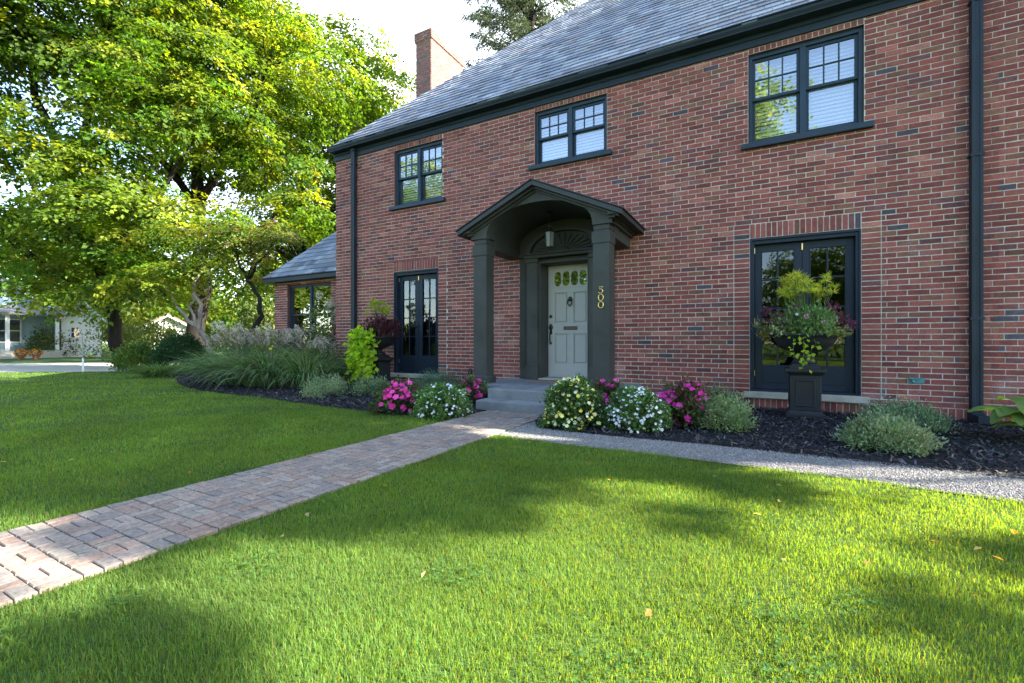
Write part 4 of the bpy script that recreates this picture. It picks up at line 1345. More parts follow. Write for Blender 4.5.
MAPLE = [(.065, .125, .018), (.085, .155, .020), (.140, .200, .022), (.055, .105, .016), (.190, .230, .028), (.075, .140, .018)]
def tree(name, label, x, y, stems, lobes, nspray, per, leaf, sr, cols, seed, group=None, bark='bark', limbs=26, twist=.0, leafmat='leaf', crown_mesh=None, volp=3):
    g = np.random.default_rng(seed)
    t = thing(name, label, 'tree', (x, y, 0), 0, group)
    L = [(rz_(l[:3]), l[3], l[4] if len(l) > 4 else .8) for l in lobes]
    vol = np.array([l[1] ** volp for l in L]); vol /= vol.sum()
    pick = g.choice(len(L), nspray, p=vol)
    c0 = np.array([l[0] for l in L])[pick]; rr = np.array([l[1] for l in L])[pick]; fl = np.array([l[2] for l in L])[pick]
    d = rand_dirs(nspray, g); k = g.random(nspray) ** (1 / 2.6)
    off = d * (rr * k)[:, None]; off[:, 2] *= fl
    C = c0 + off
    C[:, 2] = np.maximum(C[:, 2], 1.2)
    # trunk and limbs
    tm = MB(); nodes = []
    for pts, rad in stems:
        pp = [rz_(p) for p in pts]
        # smooth by subdividing
        fine = []; fr = []
        for i in range(len(pp) - 1):
            for q in (0, .34, .67):
                wob = g.normal(0, .04, 3) * (0 if i == 0 and q == 0 else 1)
                fine.append(pp[i] * (1 - q) + pp[i + 1] * q + wob); fr.append(rad[i] * (1 - q) + rad[i + 1] * q)
        fine.append(pp[-1]); fr.append(rad[-1])
        tm.tube([tuple(p) for p in fine], fr, 10)
        for p, r_ in zip(fine[3:], fr[3:]): nodes.append((p, r_))
    NP = np.array([n_[0] for n_ in nodes]); NR = [n_[1] for n_ in nodes]
    for j in g.choice(nspray, min(limbs, nspray), replace=False):
        e = C[j]; dd = np.linalg.norm((NP - e) * np.array([1, 1, 1.3]) + np.array([0, 0, .8]), axis=1)
        i = int(np.argmin(dd)); s = NP[i]; m1 = s * .6 + e * .4 + np.array([0, 0, .12 * np.linalg.norm(e - s)]) + g.normal(0, .15, 3)
        m2 = s * .25 + e * .75 + g.normal(0, .15, 3) + np.array([0, 0, .1])
        r0 = min(NR[i] * .5, .02 + .018 * np.linalg.norm(e - s))
        tm.tube([tuple(s), tuple(m1), tuple(m2), tuple(e)], [r0, r0 * .7, r0 * .45, r0 * .2], 6)
    tm.build('trunk', M[bark], t, 0, True)
    if crown_mesh is not None:
        o = bpy.data.objects.new('crown', crown_mesh); col.objects.link(o); o.parent = t
        return t
    # leaves
    n = nspray * per; idx = np.repeat(np.arange(nspray), per)
    outw = unit(off + np.array([0, 0, .15])); up = np.array([0, 0, 1.])
    SN = unit(up * .9 + outw * .55 + g.normal(0, .3, (nspray, 3)))
    u = unit(np.cross(SN, rand_dirs(nspray, g))); w_ = np.cross(SN, u)
    a = g.random(n) * 2 * np.pi; rad = sr * np.sqrt(g.random(n)) * np.repeat(g.uniform(.6, 1.3, nspray), per)
    P = C[idx] + u[idx] * (np.cos(a) * rad)[:, None] + w_[idx] * (np.sin(a) * rad)[:, None] + SN[idx] * g.normal(0, .09 * sr, n)[:, None]
    P[:, 2] -= .25 * rad ** 2 / sr
    D = unit(u[idx] * np.cos(a)[:, None] + w_[idx] * np.sin(a)[:, None] + g.normal(0, .4, (n, 3)) - up * .30)
    Nm = unit(SN[idx] + g.normal(0, .33, (n, 3)))
    q = leaf_quads(P, D, Nm, leaf * g.uniform(.65, 1.3, n), leaf * .8 * g.uniform(.7, 1.25, n), .12)
    c = palette(nspray, cols, .16, g)[idx] * (1 + g.normal(0, .14, (n, 1)))
    c = np.clip(c, .004, .8)
    np_mesh('crown', q, 3, M[leafmat], t, np.concatenate([c, c]))
    return t

tree('maple_tree', 'leaning maple at far left whose low boughs hang over the lawn edge', -20.9, .63,
     [([(0, 0, 0), (-.5, 2.6, 0), (-1.4, 5.2, 0), (-2.1, 7.4, 0), (-3.3, 10.1, 0), (-3.8, 13, 0)], [.22, .20, .18, .16, .12, .05]),
      ([(-.5, 2.4, 0), (-2.9, 3.8, -.3), (-4.8, 5.8, -.5), (-6.5, 8, -.5)], [.15, .13, .10, .05]),
      ([(-2.1, 7.2, 0), (-1.2, 9.5, 0), (-.6, 12.5, 0)], [.14, .10, .05]),
      ([(-.9, 3.8, 0), (1, 6, .2), (2.6, 8.5, 0)], [.14, .10, .05])],
     [(-4.6, 12.8, 0, 2.6), (-5.4, 5.2, -.5, 1.7, .6), (-1, 12, 0, 3.2), (2.6, 10, 0, 3.0), (-3, 5.2, -1.5, 2.0, .6), (.6, 5.6, -1, 2.7, .65), (3.0, 4.9, -1, 2.0, .6), (-3.0, 3.1, -1.6, 1.5, .5), (-4.6, 3.6, -1.2, 1.2, .5), (-1.6, 3.5, -.8, 1.7, .6), (1.2, 3.3, -1, 1.7, .6), (1.5, 14.5, 0, 3.4), (-4.2, 8.6, 0, 1.6), (-3.6, 3.9, -.8, 1.5, .5), (2.6, 3.0, -1.6, 1.6, .6), (-1.0, 2.7, -1.8, 1.3, .55), (1.0, 2.5, -1.8, 1.1, .5), (.2, 7.8, -1.4, 2.3, .7), (-2.6, 7.6, -1.2, 1.7, .6)],
     900, 84, .15, .64, MAPLE, 101, None, 'bark', 60)
tree('maple_tree', 'tall dark trunked maple standing behind the boxwood', -21.9, 3.51,
     [([(0, 0, 0), (.1, 1.2, 0), (.45, 3.2, 0), (.3, 5.2, 0), (.2, 7.4, 0), (.3, 11.5, 0), (.2, 15, 0)], [.42, .36, .30, .27, .24, .16, .07]),
      ([(.25, 6.6, 0), (-.9, 8.4, 0), (-2.4, 10.2, 0), (-3.3, 13, 0)], [.18, .15, .11, .05]),
      ([(.25, 7, 0), (1.5, 8.9, 0), (2.6, 11, 0), (3.6, 14, 0)], [.18, .14, .10, .05]),
      ([(.4, 4, 0), (2.2, 5.4, 0), (4, 6.8, 0)], [.12, .09, .04])],
     [(0, 10.2, 0, 3.6), (-3, 13, 0, 3.3), (3.4, 9.4, 0, 2.9), (2, 14.5, 0, 3.8), (5, 12.6, 0, 2.8), (-2.6, 6.6, -1.5, 2.2, .6), (4.6, 6.4, 0, 2.0, .65), (0, 17.5, 0, 3.4), (-2.4, 4.2, -1.5, 1.5, .5), (2.6, 3.6, .8, 1.2, .5), (6.2, 4.0, .5, 1.6, .7)],
     760, 84, .16, .70, MAPLE, 102, None, 'bark', 60)
tree('crooked_tree', 'small crooked tree with pale sunlit forked branches beside the boxwood', -14.4, .55,
     [([(0, 0, 0), (-.25, .75, 0), (-.75, 1.45, 0), (-1.3, 2.0, 0)], [.11, .09, .07, .04]),
      ([(-.55, 1.15, 0), (-.62, 1.9, 0), (-.75, 2.6, 0), (-.45, 3.3, 0)], [.07, .06, .05, .03]),
      ([(-.6, 1.3, 0), (-.9, 2.0, 0), (-.75, 2.55, 0)], [.04, .035, .02])],
     [(-1.6, 2.9, .2, .9, .6), (-.5, 3.8, .2, 1.1, .7), (.3, 4.4, .2, .8, .7), (-1.6, 4.4, .3, .9)],
     110, 70, .09, .4, MAPLE[1:] + [(.16, .20, .04)], 103, None, 'barkpale', 14)
tree('crooked_tree', 'small crooked dark stemmed tree with bronze tinted leaves beside the wing', -14.3, 1.15,
     [([(0, 0, 0), (.15, .9, 0), (.6, 1.7, 0), (.55, 2.3, 0), (.25, 2.9, 0), (-.1, 3.5, 0)], [.10, .085, .075, .06, .05, .03]),
      ([(.25, 2.9, 0), (.75, 3.6, 0), (1.0, 4.2, 0)], [.05, .035, .02])],
     [(.3, 4.0, 0, .8, .6), (1.1, 4.3, 0, .7, .6), (-.3, 4.4, 0, .8, .6), (.9, 3.2, 0, .5)],
     80, 65, .085, .36, [(.09, .15, .03), (.11, .16, .035), (.13, .14, .05), (.18, .13, .075), (.08, .13, .03)], 104, None, 'bark', 12)
tree('maple_tree', 'tall pale green maple rising behind the wing roof', -24.0, 10.34,
     [([(0, 0, 0), (.2, 4, 0), (-.1, 8, 0), (.3, 13, 0), (.5, 18, 0)], [.4, .34, .27, .18, .06]),
      ([(0, 6, 0), (2.4, 9.5, 0), (4.4, 13.5, 0)], [.2, .14, .05]), ([(0, 7, 0), (-2.5, 10.5, 0), (-4, 14, 0)], [.2, .14, .05])],
     [(0, 9, 0, 4.2), (2.4, 13, 0, 3.8), (-3, 14, 0, 4.2), (1.2, 17.4, 0, 3.4), (4, 7, 0, 3.2), (-4, 6.2, 0, 3.6), (5.2, 15.4, 0, 2.6), (3.4, 18, 0, 2.6), (0, 4.5, 0, 3.2, .6), (-1.5, 19, 0, 2.8)],
     780, 74, .19, .85, MAPLE, 105)
t5 = tree('maple_tree', 'bushy maple just left of the brick chimney', -22.9, 14.2,
     [([(0, 0, 0), (.2, 4, 0), (-.1, 8, 0), (.3, 14, 0)], [.4, .34, .27, .10]), ([(0, 7, 0), (1.8, 10, 0), (2.6, 13, 0)], [.2, .14, .05])],
     [(.1, 13.6, 0, 3.6), (1.6, 9.6, 0, 3.2), (1.6, 16.2, 0, 1.7), (-2, 8, 0, 3.5), (-.5, 16.8, 0, 2.3), (0, 5, 0, 3.6, .7), (1.3, 14.6, 0, 1.9)],
     520, 70, .22, 1.0, MAPLE, 106)
tree('maple_tree', 'distant maple seen low between the cottage and the garage', -39.5, 5.5,
     [([(0, 0, 0), (.2, 3, 0), (0, 6, 0), (.3, 9, 0)], [.35, .28, .2, .08])],
     [(0, 8, 0, 3.6), (3, 7, 0, 3), (-3.4, 7, 0, 3), (0, 11, 0, 3)], 360, 60, .26, 1.1, MAPLE + [(.17, .2, .05)], 107)
tree('maple_tree', 'maple beyond the left edge whose boughs fill the top left corner', -25.5, -3.4,
     [([(0, 0, 0), (.3, 4, 0), (.8, 8, 0), (1.8, 11, 0), (3.4, 13, 0)], [.36, .3, .22, .14, .05]), ([(.8, 8, 0), (-1, 12, 0), (-1, 15, 0)], [.2, .14, .05])],
     [(2.6, 12.6, 0, 2.4), (0, 13, 0, 3.4), (1.6, 9.6, .5, 1.7, .6), (-2, 10, 0, 3), (0.6, 16, 0, 2.6), (1.0, 5.2, -.5, 1.4, .6)],
     420, 80, .15, .75, [(.035, .07, .012), (.05, .095, .014), (.028, .055, .012)], 108)

# woods far behind, one mass
def woods():
    g = np.random.default_rng(120); C = []
    for i in range(60):
        px = g.uniform(-220, 470); Zc = g.uniform(40, 62); u = (px - 512) / 455
        b = Fv * Zc + Rv * (u * Zc) + np.array([0, -7.3, 0])
        hh = g.uniform(3, 9.5)
        for k in range(9):
            C.append((b + np.array([g.normal(0, 2), g.normal(0, 2), g.uniform(.3, 1) * hh]), g.uniform(1.1, 2.1)))
    c0 = np.array([c[0] for c in C]); r0 = np.array([c[1] for c in C]); per = 130
    n = len(C) * per; idx = np.repeat(np.arange(len(C)), per)
    d = rand_dirs(n, g); P = c0[idx] + d * (r0[idx] * g.random(n) ** .4)[:, None]
    q = leaf_quads(P, rand_dirs(n, g) - np.array([0, 0, .3]), d + np.array([0, 0, .7]) + g.normal(0, .4, (n, 3)), g.uniform(.3, .6, n), g.uniform(.25, .5, n))
    c = palette(len(C), MAPLE + [(.12, .17, .05), (.09, .13, .05)], .2, g)[idx] * (1 + g.normal(0, .12, (n, 1)))
    c = np.clip(c, .004, .8)
    return np_mesh('woods', q, 3, M['leaf'], None, np.concatenate([c, c]))
setting(woods(), 'stuff', 'far off wood of green trees beyond the neighbouring houses', 'woods')

# spruce behind the roof
def spruce(x, y, h, seed, label):
    g = np.random.default_rng(seed); t = thing('spruce_tree', label, 'tree', (x, y, 0))
    tr = MB(); tr.tube([(0, 0, 0), (.1, 0, h * .5), (0, 0, h)], [.35, .2, .03], 10)
    P = []; D = []; Nn = []
    z = 3.0
    while z < h - .3:
        k = 1 - z / h; R0 = 7.2 * k ** .85 + .15
        for j in range(max(4, int(9 * k + 4))):
            a = g.random() * 2 * math.pi; L = R0 * g.uniform(.7, 1.1); d = np.array([math.cos(a), math.sin(a), 0])
            pts = [np.array([0, 0, z]) + d * L * s + np.array([0, 0, .18 * L * s - .42 * L * s * s + .16 * L * s ** 3]) for s in np.linspace(0, 1, 6)]
            tr.tube([tuple(p) for p in pts], [.05, .04, .03, .02, .014, .006], 5)
            m = int(26 * L)
            s = .12 + .88 * g.random(m) ** .8
            pp = np.array([np.array([0, 0, z]) + d * L * q + np.array([0, 0, .18 * L * q - .42 * L * q * q + .16 * L * q ** 3]) for q in s])
            side = np.array([-d[1], d[0], 0]); sg = g.choice([-1, 1], m)[:, None]; sl = (g.random(m) * .5 * (1.05 - s))[:, None] * min(1.6, L * .5)
            pp = pp + side * sg * sl - np.array([0, 0, 1]) * g.random((m, 1)) * .10
            for _ in range(4):
                P.append(pp + g.normal(0, .07, (m, 3))); D.append(d * .5 + side * sg * .6 - np.array([0, 0, .55]) + g.normal(0, .35, (m, 3))); Nn.append(np.repeat(np.array([[0, 0, 1.]]), m, 0) + g.normal(0, .5, (m, 3)))
        z += g.uniform(.32, .5)
    tr.build('trunk', M['bark'], t)
    P = np.concatenate(P); D = np.concatenate(D); Nn = np.concatenate(Nn); n = len(P)
    q = leaf_quads(P, D, Nn, g.uniform(.14, .28, n), g.uniform(.035, .06, n))
    c = palette(n, [(.075, .105, .055), (.095, .125, .065), (.06, .085, .05), (.12, .14, .08)], .18, g)
    np_mesh('needles', q, 3, M['leafdark'], t, np.concatenate([c, c]))
spruce(-10.6, 14.0, 30, 130, 'tall blue green spruce behind the slate roof')

# unseen trees placed around the viewer: they throw the shade on the lawn and stand in the window reflections
def yard_tree(x, y, zc, r, h, seed, label, n=420, leaf=.20):
    return tree('maple_tree', label, x, y, [([(0, 0, 0), (.1, zc * .5, 0), (0, zc, 0), (.2, h - 1, 0)], [.35, .28, .2, .05])],
                [(0, zc, 0, r), (r * .45, zc + r * .35, .8, r * .75), (-r * .5, zc + r * .25, -.6, r * .75), (0, zc + r * .7, -.5, r * .7), (.3, zc + .3, r * .5, r * .7), (-.2, zc + .2, -r * .5, r * .7)],
                n, 60, leaf, .9, MAPLE, seed, 'maples around the front yard')
yard_tree(9.9, .7, 13, 4.2, 19, 201, 'big maple off the right end of the house', 700)
yard_tree(13.5, 4.6, 16, 4.8, 23, 202, 'tallest maple behind the right end of the house', 560)
def shade_lobe(tx, ty, h, r, o, tx0, ty0):
    # an unseen bough added at height h to shade the lawn about (tx, ty)
    k1 = math.cos(SUN_AZ) / math.tan(SUN_EL); k2 = math.sin(SUN_AZ) / math.tan(SUN_EL)
    v_ = np.array([tx + k1 * h - tx0, ty + k2 * h - ty0, 0])
    return (float(v_ @ Rv), h, float(v_ @ Fv), r, o)
lb = [(-4.0, -4.9, 8.2, 1.25, .8), (-3.4, -4.0, 7.8, .7, .7), (-5.8, -4.2, 8.6, 1.3, .8), (-7.5, -6.2, 9, 1.6, .8), (-1.0, -3.95, 7.2, .30, .6), (-.1, -4.0, 7.2, .26, .6), (-0.45, -4.8, 7.4, 0.13, 0.6), (0.58, -5.25, 7.4, 0.15, 0.6), (0.91, -4.55, 7.4, 0.12, 0.6), (-1.83, -6.76, 7.4, 0.2, 0.6), (.3, -5.75, 7.4, .08, .6), (-1.73, -5.24, 7.4, 0.3, 0.6), (-1.38, -3.99, 7.4, 0.28, 0.6), (-2.33, -4.76, 7.4, 0.3, 0.6), (-0.77, -3.65, 7.4, 0.22, 0.6), (-2.8, -6.15, 8, .42, .6), (-2.9, -5.7, 8, .5, .6), (-2.6, -5.1, 8, .5, .6), (-2.15, -5.5, 7.6, .28, .6), (-1.95, -4.9, 7.6, .3, .6), (-1.3, -4.45, 7.6, .26, .6), (-2.0, -4.2, 7.6, .36, .6)]
tree('maple_tree', 'unseen maple off the right end, its boughs set to shade the lawn', 11.4, 1.0,
     [([(0, 0, 0), (.1, 3, 0), (0, 6, 0), (.2, 9.5, 0)], [.22, .18, .12, .04])], [shade_lobe(*q, 11.4, 1.0) for q in lb], 1100, 34, .11, .24, MAPLE, 203, 'maples around the front yard', 'bark', 8, volp=1.7)
yard_tree(-25, -22, 10, 5.0, 17, 204, 'spreading maple across the lawn at far left', 520)
yard_tree(-2.6, -23, 11.5, 4.6, 20, 205, 'spreading maple across the street facing the porch', 520)
yard_tree(-13, -25, 4.5, 3.2, 8, 206, 'low round maple across the street', 380)
yard_tree(-31, -13, 5.0, 4.0, 10, 210, 'round low maple on the open lawn left of the path', 420)
yard_tree(3, -29, 4.0, 3.4, 8, 208, 'low maple far across the street to the right', 380)
yard_tree(-22, -30, 4.0, 3.6, 8, 209, 'low maple far across the street to the left', 380)
yard_tree(11, -24, 7.5, 4.2, 13, 207, 'broad maple across the street at right', 420)

gh = np.random.default_rng(220); nh = 16000  # unseen row of leaves added to fill the low reflections in the glass
hp = np.column_stack([gh.uniform(-40, 16, nh), -20 + gh.choice([-1, 1], nh) * .55 * gh.random(nh) ** .3, 2.3 * gh.random(nh) ** .7])
hd_ = rand_dirs(nh, gh); hq = leaf_quads(hp, hd_, rand_dirs(nh, gh) + np.array([0, .8, .6]), gh.uniform(.14, .26, nh), gh.uniform(.10, .18, nh))
hc = palette(nh, MAPLE, .2, gh)
tag(np_mesh('unseen_hedge', hq, 3, M['leaf'], None, np.concatenate([hc, hc])), 'long unseen row of leaves added for the door glass to reflect', 'unseen_hedge')

# ------------------------------------------------------------------ neighbouring buildings
def at(px, Z):
    u = (px - 512) / 455; v_ = Fv * Z + Rv * (u * Z)
    return v_[0], v_[1] - 7.3
def gable_house(name, label, x, y, rz, w, d, hw, hr, wallm, roofm, porch=False, windows=()):
    """front faces local -Y, gable end to the front"""
    t = thing(name, label, 'house' if name != 'garage' else 'garage', (x, y, 0), rz)
    b = MB(); b.prism_y([(-w / 2, 0), (w / 2, 0), (w / 2, hw), (0, hr), (-w / 2, hw)], 0, d)
    z = .2
    b.build('wall', wallm, t)
    lap = MB()
    while z < hw:
        lap.add([(-w / 2 - .002, -.018, z), (w / 2 + .002, -.018, z), (w / 2 + .002, -.002, z + .14), (-w / 2 - .002, -.002, z + .14)], [(0, 1, 2, 3)])
        z += .145
    lap.build('siding', wallm, t)
    r = MB(); s = (hr - hw) / (w / 2); o = .3
    for sg in (-1, 1):
        pts = [(0, hr + .01), (0, hr + .13), (sg * (w / 2 + o), hw - o * s + .13), (sg * (w / 2 + o), hw - o * s + .01)]
        if sg > 0: pts = pts[::-1]
        r.prism_y(pts, -.35, d + .3)
    r.build('roof', roofm, t)
    f = MB()
    for sg in (-1, 1):
        pts = [(0, hr - .12), (0, hr + .005), (sg * (w / 2 + o), hw - o * s + .005), (sg * (w / 2 + o), hw - o * s - .12)]
        if sg > 0: pts = pts[::-1]
        f.prism_y(pts, -.36, -.28)
    f.build('bargeboard', M['white'], t)
    for (wx, wz, wwid, wh) in windows:
        m = MB(); m.box(wx - wwid / 2 - .08, wx + wwid / 2 + .08, -.06, -.019, wz - .08, wz + wh + .08)
        wn = m.build('window', M['white'], t)
        MB().box(wx - wwid / 2, wx + wwid / 2, -.075, -.061, wz, wz + wh).build('pane', M['doorglass'], wn)
        MB().box(wx - wwid / 2, wx + wwid / 2, -.08, -.07, wz + wh / 2 - .02, wz + wh / 2 + .02).build('meeting_rail', M['white'], wn)
    return t
face = math.atan2(Fv[1], Fv[0]) - math.pi / 2
cx_, cy_ = at(4, 25.6)
def toward(px): 
    u = (px - 512) / 455; q = Fv + Rv * u
    return math.atan2(q[1], q[0]) - math.pi / 2
cx_, cy_ = at(-18, 25.6)
cot = gable_house('cottage', 'pale blue cottage with a porch beyond the street', cx_, cy_, toward(-14) + .12, 6.0, 7, 2.9, 5.0, M['bluesiding'], M['greyroof'], True, ((1.0, .95, .9, 1.25), (-1.2, .95, .9, 1.2)))
for px_ in (-2.8, -.55, .75, 2.75): MB().box(px_ - .08, px_ + .08, -1.6, -1.44, .45, 2.45).build('porch_post', M['white'], cot)
MB().box(-3, 3, -1.75, -.02, 0, .42).build('porch_floor', M['street'], cot)
MB().add([(-3.2, -1.85, 2.45), (3.2, -1.85, 2.45), (3.2, -.02, 2.95), (-3.2, -.02, 2.95), (-3.2, -1.85, 2.58), (3.2, -1.85, 2.58), (3.2, -.02, 3.08), (-3.2, -.02, 3.08)],
         [(0, 3, 2, 1), (4, 5, 6, 7), (0, 1, 5, 4), (1, 2, 6, 5), (2, 3, 7, 6), (3, 0, 4, 7)]).build('porch_roof', M['greyroof'], cot)
sst = MB(); sst.box(-.6, .8, -2.1, -1.76, 0, .28); sst.box(-.6, .8, -2.4, -2.1, 0, .14); sst.build('porch_step', M['street'], cot)
for k2, (px_, Z_, lab, fc) in enumerate(((21, 23.6, 'clay pot of orange and red flowers on the cottage steps', [(.7, .12, .02), (.7, .35, .03)]), (36, 23.9, 'clay pot of yellow flowers at the cottage corner', [(.75, .45, .03), (.6, .1, .05)]))):
    qx, qy = at(px_, Z_)
    pt_ = thing('flower_pot', lab, 'flower pot', (qx, qy, 0))
    MB().lathe([(.10, 0), (.14, .2), (.16, .21), (.16, .25)], 0, 0, 14).build('pot', M['terracotta'], pt_)
    g9 = np.random.default_rng(300 + k2); n9 = 240
    P9 = rand_dirs(n9, g9) * np.array([.24, .24, .17]) + np.array([0, 0, .36]); D9 = rand_dirs(n9, g9)
    c9 = palette(n9, fc + [(.06, .11, .03)], .15, g9)
    np_mesh('blooms', leaf_quads(P9, D9, rand_dirs(n9, g9), np.full(n9, .08), np.full(n9, .07)), 3, M['petal'], pt_, np.concatenate([c9, c9]))
gx_, gy_ = at(82, 28)
gable_house('garage', 'white gabled garage with blue side door beyond the street', gx_, gy_, toward(82) + .05, 1.8, 4, 2.45, 3.5, M['white'], M['greyroof'], False, ((-.3, 1.2, .34, .6),))
dd_ = MB(); 
wx_, wy_ = at(168, 37)
gable_house('white_house', 'white house with brown roof half hidden behind the boxwood and maples', wx_, wy_, toward(168), 3.6, 4, 2.0, 3.1, M['white'], M['brownroof'], False, ((-1.2, .9, .7, 1.0), (.2, .9, .7, 1.0), (1.4, .9, .7, 1.0)))
px_, py_ = at(83, 14.3)
po = thing('thin_post', 'thin grey post with a white base at the street edge', 'post', (px_, py_, 0))
MB().tube([(0, 0, .4), (-.05, 0, 1.1)], .018, 8).build('post', M['timber'], po)
MB().tube([(0, 0, 0), (0, 0, .42)], .026, 8).build('sleeve', M['white'], po)
for (px_, Z_, r_, h_, lab, sd_) in ((52, 27.5, 1.2, 1.7, 'yellow green bush between the cottage and the white garage', 311), (116, 25.5, 1.5, 2.0, 'green bush right of the white garage', 312), (143, 26, 1.4, 1.9, 'green bush between the garage and the boxwood', 313), (160, 22, 1.1, 1.75, 'green bush in front of the white house', 315), (262, 17, 1.0, 2.2, 'green shrub against the end of the wing', 314)):
    qx, qy = at(px_, Z_)
    mound('leafy_shrub', lab, 'shrub', qx, qy, r_, h_, 1500, .16, .09, [(.12, .16, .04), (.16, .18, .06), (.08, .13, .03)], seed=sd_)

# ------------------------------------------------------------------ lawn grass
def lawn():
    g = np.random.default_rng(400); Ps = []
    f0 = math.atan2(Fv[1], Fv[0]); half = math.atan(512 / 455) + R(7)
    bands = [(1.05, 1.8, 30000), (1.8, 2.6, 22000), (2.6, 3.6, 14500), (3.6, 5, 8500), (5, 7, 4800), (7, 10, 2000), (10, 15, 750), (15, 24, 330)]
    for r0, r1, den in bands:
        area = half * (r1 * r1 - r0 * r0); n = int(area * den)
        r = np.sqrt(g.random(n) * (r1 * r1 - r0 * r0) + r0 * r0); a = f0 + (g.random(n) * 2 - 1) * half
        Ps.append(np.column_stack([r * np.cos(a), -7.3 + r * np.sin(a), r]))
    # the lawn also goes on beside and behind the viewer
    for r0, r1, den in ((0, 1.6, 9000), (1.6, 3.6, 6500), (3.6, 6, 2600), (6, 12, 700)):
        n = int(math.pi * (r1 * r1 - r0 * r0) * den); r = np.sqrt(g.random(n) * (r1 * r1 - r0 * r0) + r0 * r0); a = g.random(n) * 2 * np.pi
        out_ = (np.abs((a - f0 + np.pi) % (2 * np.pi) - np.pi) > half) | (r < 1.05)
        r, a = r[out_], a[out_]
        Ps.append(np.column_stack([r * np.cos(a), -7.3 + r * np.sin(a), np.maximum(r, 2.6)]))
    P = np.concatenate(Ps); x, y = P[:, 0], P[:, 1]
    edge = .018 * np.sin(y * 7) + .015 * np.sin(y * 17.3) + g.normal(0, .012, len(x))
    onpath = (x > PX0 + .005 + edge) & (x < PX1 - .02 + edge)
    GR2 = [(a, b + (.0 if b > -3 else .03)) for a, b in GRAVEL]
    joint = onpath & (g.random(len(x)) < .02) & (np.abs(((x - PX0) / ((PX1 - PX0) / 7)) % 1 - .5) > .44) & (y < -2.3)
    bad = (onpath & ~joint) | inside(LEFT_BED, x, y) | inside(RIGHT_BED, x, y) | inside(GR2, x, y) | in_street(x, y) | ((y > -2.9) & (x > PX0))
    bad |= (y > -2.3) & (x > -9)
    P = P[~bad]; n = len(P); r = P[:, 2]
    k = np.maximum(1, r / 2.0)
    # mown direction and vigour vary in patches
    def patch(x, y, s, ph): return np.sin(x * s + ph + 1.3 * np.sin(y * s * .7 + ph)) * np.cos(y * s * 1.1 - ph * .7 + np.sin(x * s * .6))
    x, y = P[:, 0], P[:, 1]
    p1 = patch(x, y, 2.1, .4); p2 = patch(x, y, 5.3, 2.0); p3 = patch(x, y, 11, 1.1)
    h = (.028 + .005 * p2 + .004 * p3) * g.uniform(.6, 1.3, n)
    a = g.random(n) * 2 * np.pi; lean = np.abs(g.normal(.45, .25, n)) * h
    d = np.column_stack([np.cos(a), np.sin(a), np.zeros(n)]) + np.column_stack([.3 * p1, .3 * p2, np.zeros(n)])
    sd = unit(np.column_stack([-d[:, 1], d[:, 0], np.zeros(n)]) + g.normal(0, .2, (n, 3)))
    B = np.column_stack([x, y, np.zeros(n)])
    W = (.0021 * k ** .85 * g.uniform(.7, 1.3, n))[:, None]
    mid = B + d * (lean * .35)[:, None]; mid[:, 2] += h * .62
    tip = B + d * lean[:, None]; tip[:, 2] += h * g.uniform(.8, 1.0, n)
    a0, a1 = B - sd * W * .5, B + sd * W * .5; b0, b1 = mid - sd * W * .42, mid + sd * W * .42
    T = np.concatenate([np.stack([a0, a1, b1], 1), np.stack([a0, b1, b0], 1), np.stack([b0, b1, tip], 1)])
    c = palette(n, [(.112, .205, .050), (.132, .232, .056), (.092, .175, .046), (.165, .262, .068), (.145, .235, .058)], .16, g)
    c *= (1 + .16 * p1 + .10 * p2)[:, None]
    dry = g.random(n) < .02
    c[dry] = np.array([.22, .19, .09])
    c = np.clip(c, .004, .6)
    # clover patches among the blades
    nc = 130; rc = np.sqrt(g.random(nc) * (8.5 ** 2 - 1.2 ** 2) + 1.2 ** 2); ac = f0 + (g.random(nc) * 2 - 1) * half
    m = 46; cx = np.repeat(rc * np.cos(ac), m) + g.normal(0, .07, nc * m); cy = np.repeat(-7.3 + rc * np.sin(ac), m) + g.normal(0, .07, nc * m)
    ok = ~(((cx > PX0 - .02) & (cx < PX1 + .02)) | inside(LEFT_BED, cx, cy) | inside(GRAVEL, cx, cy) | inside(RIGHT_BED, cx, cy) | ((cy > -2.9) & (cx > -9)))
    cx, cy = cx[ok], cy[ok]; m = len(cx); P = np.column_stack([cx, cy, g.uniform(.016, .03, m)])
    ang = g.random(m) * 2 * np.pi; tr = []
    for k3 in range(3):
        b3 = ang + k3 * 2.094
        tr.append(leaf_quads(P, np.column_stack([np.cos(b3), np.sin(b3), np.full(m, .15)]), np.array([0, 0, 1.]) + g.normal(0, .2, (m, 3)), g.uniform(.008, .013, m), g.uniform(.009, .013, m), .1))
    cc = palette(m, [(.075, .17, .045), (.095, .20, .06), (.06, .14, .04)], .12, g)
    return np_mesh('lawn_grass', np.concatenate([T] + tr), 3, M['grass'], None, np.concatenate([c] * 3 + [cc] * 6))
setting(lawn(), 'stuff', 'mown green lawn on both sides of the brick path', 'grass')
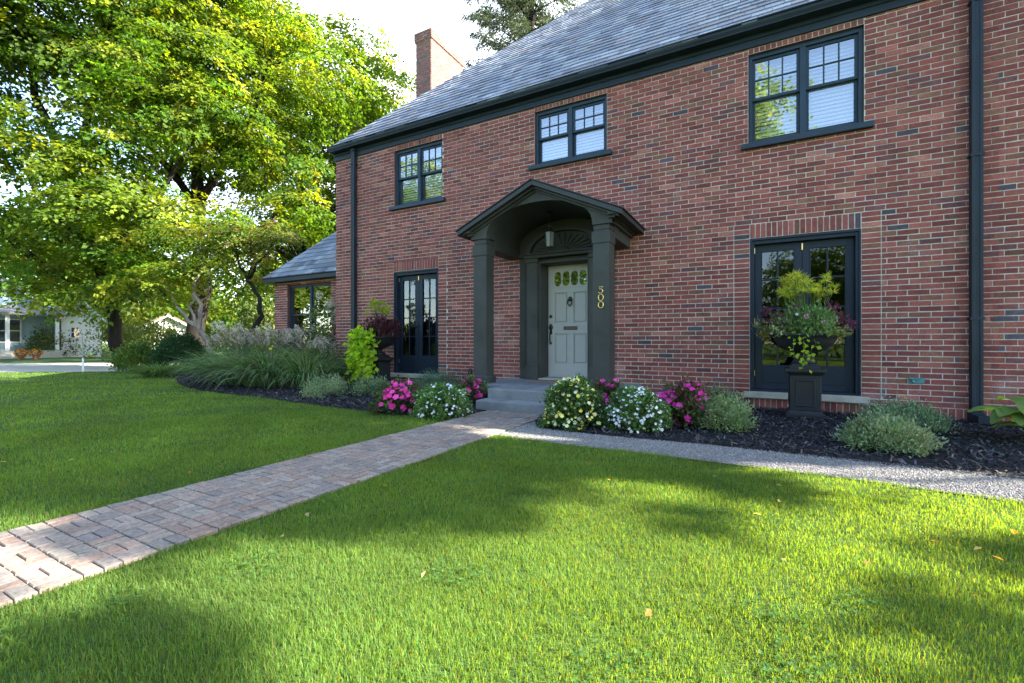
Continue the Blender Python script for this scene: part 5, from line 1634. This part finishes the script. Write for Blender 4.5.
# fallen leaves
def fallen():
    g = np.random.default_rng(410); n = 46
    x = g.uniform(-6, 2.6, n); y = g.uniform(-6.4, -3.6, n)
    keep = ~((x > PX0) & (x < PX1)); x, y = x[keep], y[keep]; n = len(x)
    P = np.column_stack([x, y, np.full(n, .046)])
    q = leaf_quads(P, rand_dirs(n, g) * np.array([1, 1, .25]), np.array([0, 0, 1.]) + g.normal(0, .3, (n, 3)), g.uniform(.02, .045, n), g.uniform(.015, .03, n))
    c = palette(n, [(.42, .22, .06), (.45, .34, .14), (.32, .16, .05), (.40, .36, .20)], .15, g)
    return np_mesh('fallen_leaves', q, 3, M['leaf'], None, np.concatenate([c, c]))
setting(fallen(), 'stuff', 'few small orange and tan leaves fallen on the lawn', 'leaves')

# ------------------------------------------------------------------ light, sky, camera
sd3 = Vector((math.cos(SUN_EL) * math.cos(SUN_AZ), math.cos(SUN_EL) * math.sin(SUN_AZ), math.sin(SUN_EL)))
sl = bpy.data.lights.new('sun', 'SUN'); sl.energy = 5.0; sl.angle = R(.53); sl.color = (1, .93, .80)
so = bpy.data.objects.new('sun', sl); col.objects.link(so)
so.rotation_euler = (-sd3).to_track_quat('-Z', 'Y').to_euler()

wd = bpy.data.worlds.new('World'); scene.world = wd; wd.use_nodes = True
nt = wd.node_tree; nt.nodes.clear()
out = N(nt, 'ShaderNodeOutputWorld'); bg = N(nt, 'ShaderNodeBackground')
sky = N(nt, 'ShaderNodeTexSky'); sky.sky_type = 'NISHITA'; sky.sun_disc = False
sky.sun_elevation = SUN_EL; sky.sun_rotation = math.pi / 2 - SUN_AZ
sky.air_density = 1.0; sky.dust_density = .6; sky.ozone_density = 1.4
tc = N(nt, 'ShaderNodeTexCoord'); mp = N(nt, 'ShaderNodeMapping'); mp.inputs['Scale'].default_value = (1, 1, 2.2); mp.inputs['Location'].default_value = (.35, .1, 0)
nt.links.new(tc.outputs['Generated'], mp.inputs['Vector'])
cn0 = noise(nt, 1.7, 7, .58, mp.outputs['Vector'])
sx = N(nt, 'ShaderNodeSeparateXYZ'); nt.links.new(tc.outputs['Generated'], sx.inputs[0])
ma = N(nt, 'ShaderNodeMath', operation='MULTIPLY_ADD'); nt.links.new(sx.outputs['Y'], ma.inputs[0]); ma.inputs[1].default_value = .40
nt.links.new(cn0, ma.inputs[2]); cn = ma.outputs[0]   # a bank of cloud stands in the north
cm = ramp(nt, cn, [(.56, (0, 0, 0)), (.84, (1, 1, 1))])
cloud = mix(nt, sky.outputs['Color'], (5.0, 5.25, 5.6), cm)
nt.links.new(cloud, bg.inputs['Color']); bg.inputs['Strength'].default_value = .122
nt.links.new(bg.outputs[0], out.inputs['Surface'])

cam = bpy.data.cameras.new('camera'); cam.sensor_width = 36; cam.lens = 36 * 455 / 1024; cam.clip_start = .05; cam.clip_end = 1000
co = bpy.data.objects.new('camera', cam); col.objects.link(co)
co.location = (0, -7.3, .95); co.rotation_euler = (R(90), 0, TH)
scene.camera = co
vs = scene.view_settings
vs.view_transform = 'Standard'; vs.look = 'None'; vs.exposure = 2.72; vs.gamma = 1; vs.use_curve_mapping = False
scene.cycles.max_bounces = 8; scene.cycles.transparent_max_bounces = 12
scene.cycles.diffuse_bounces = 3; scene.cycles.glossy_bounces = 3; scene.cycles.transmission_bounces = 4
scene.cycles.use_denoising = True
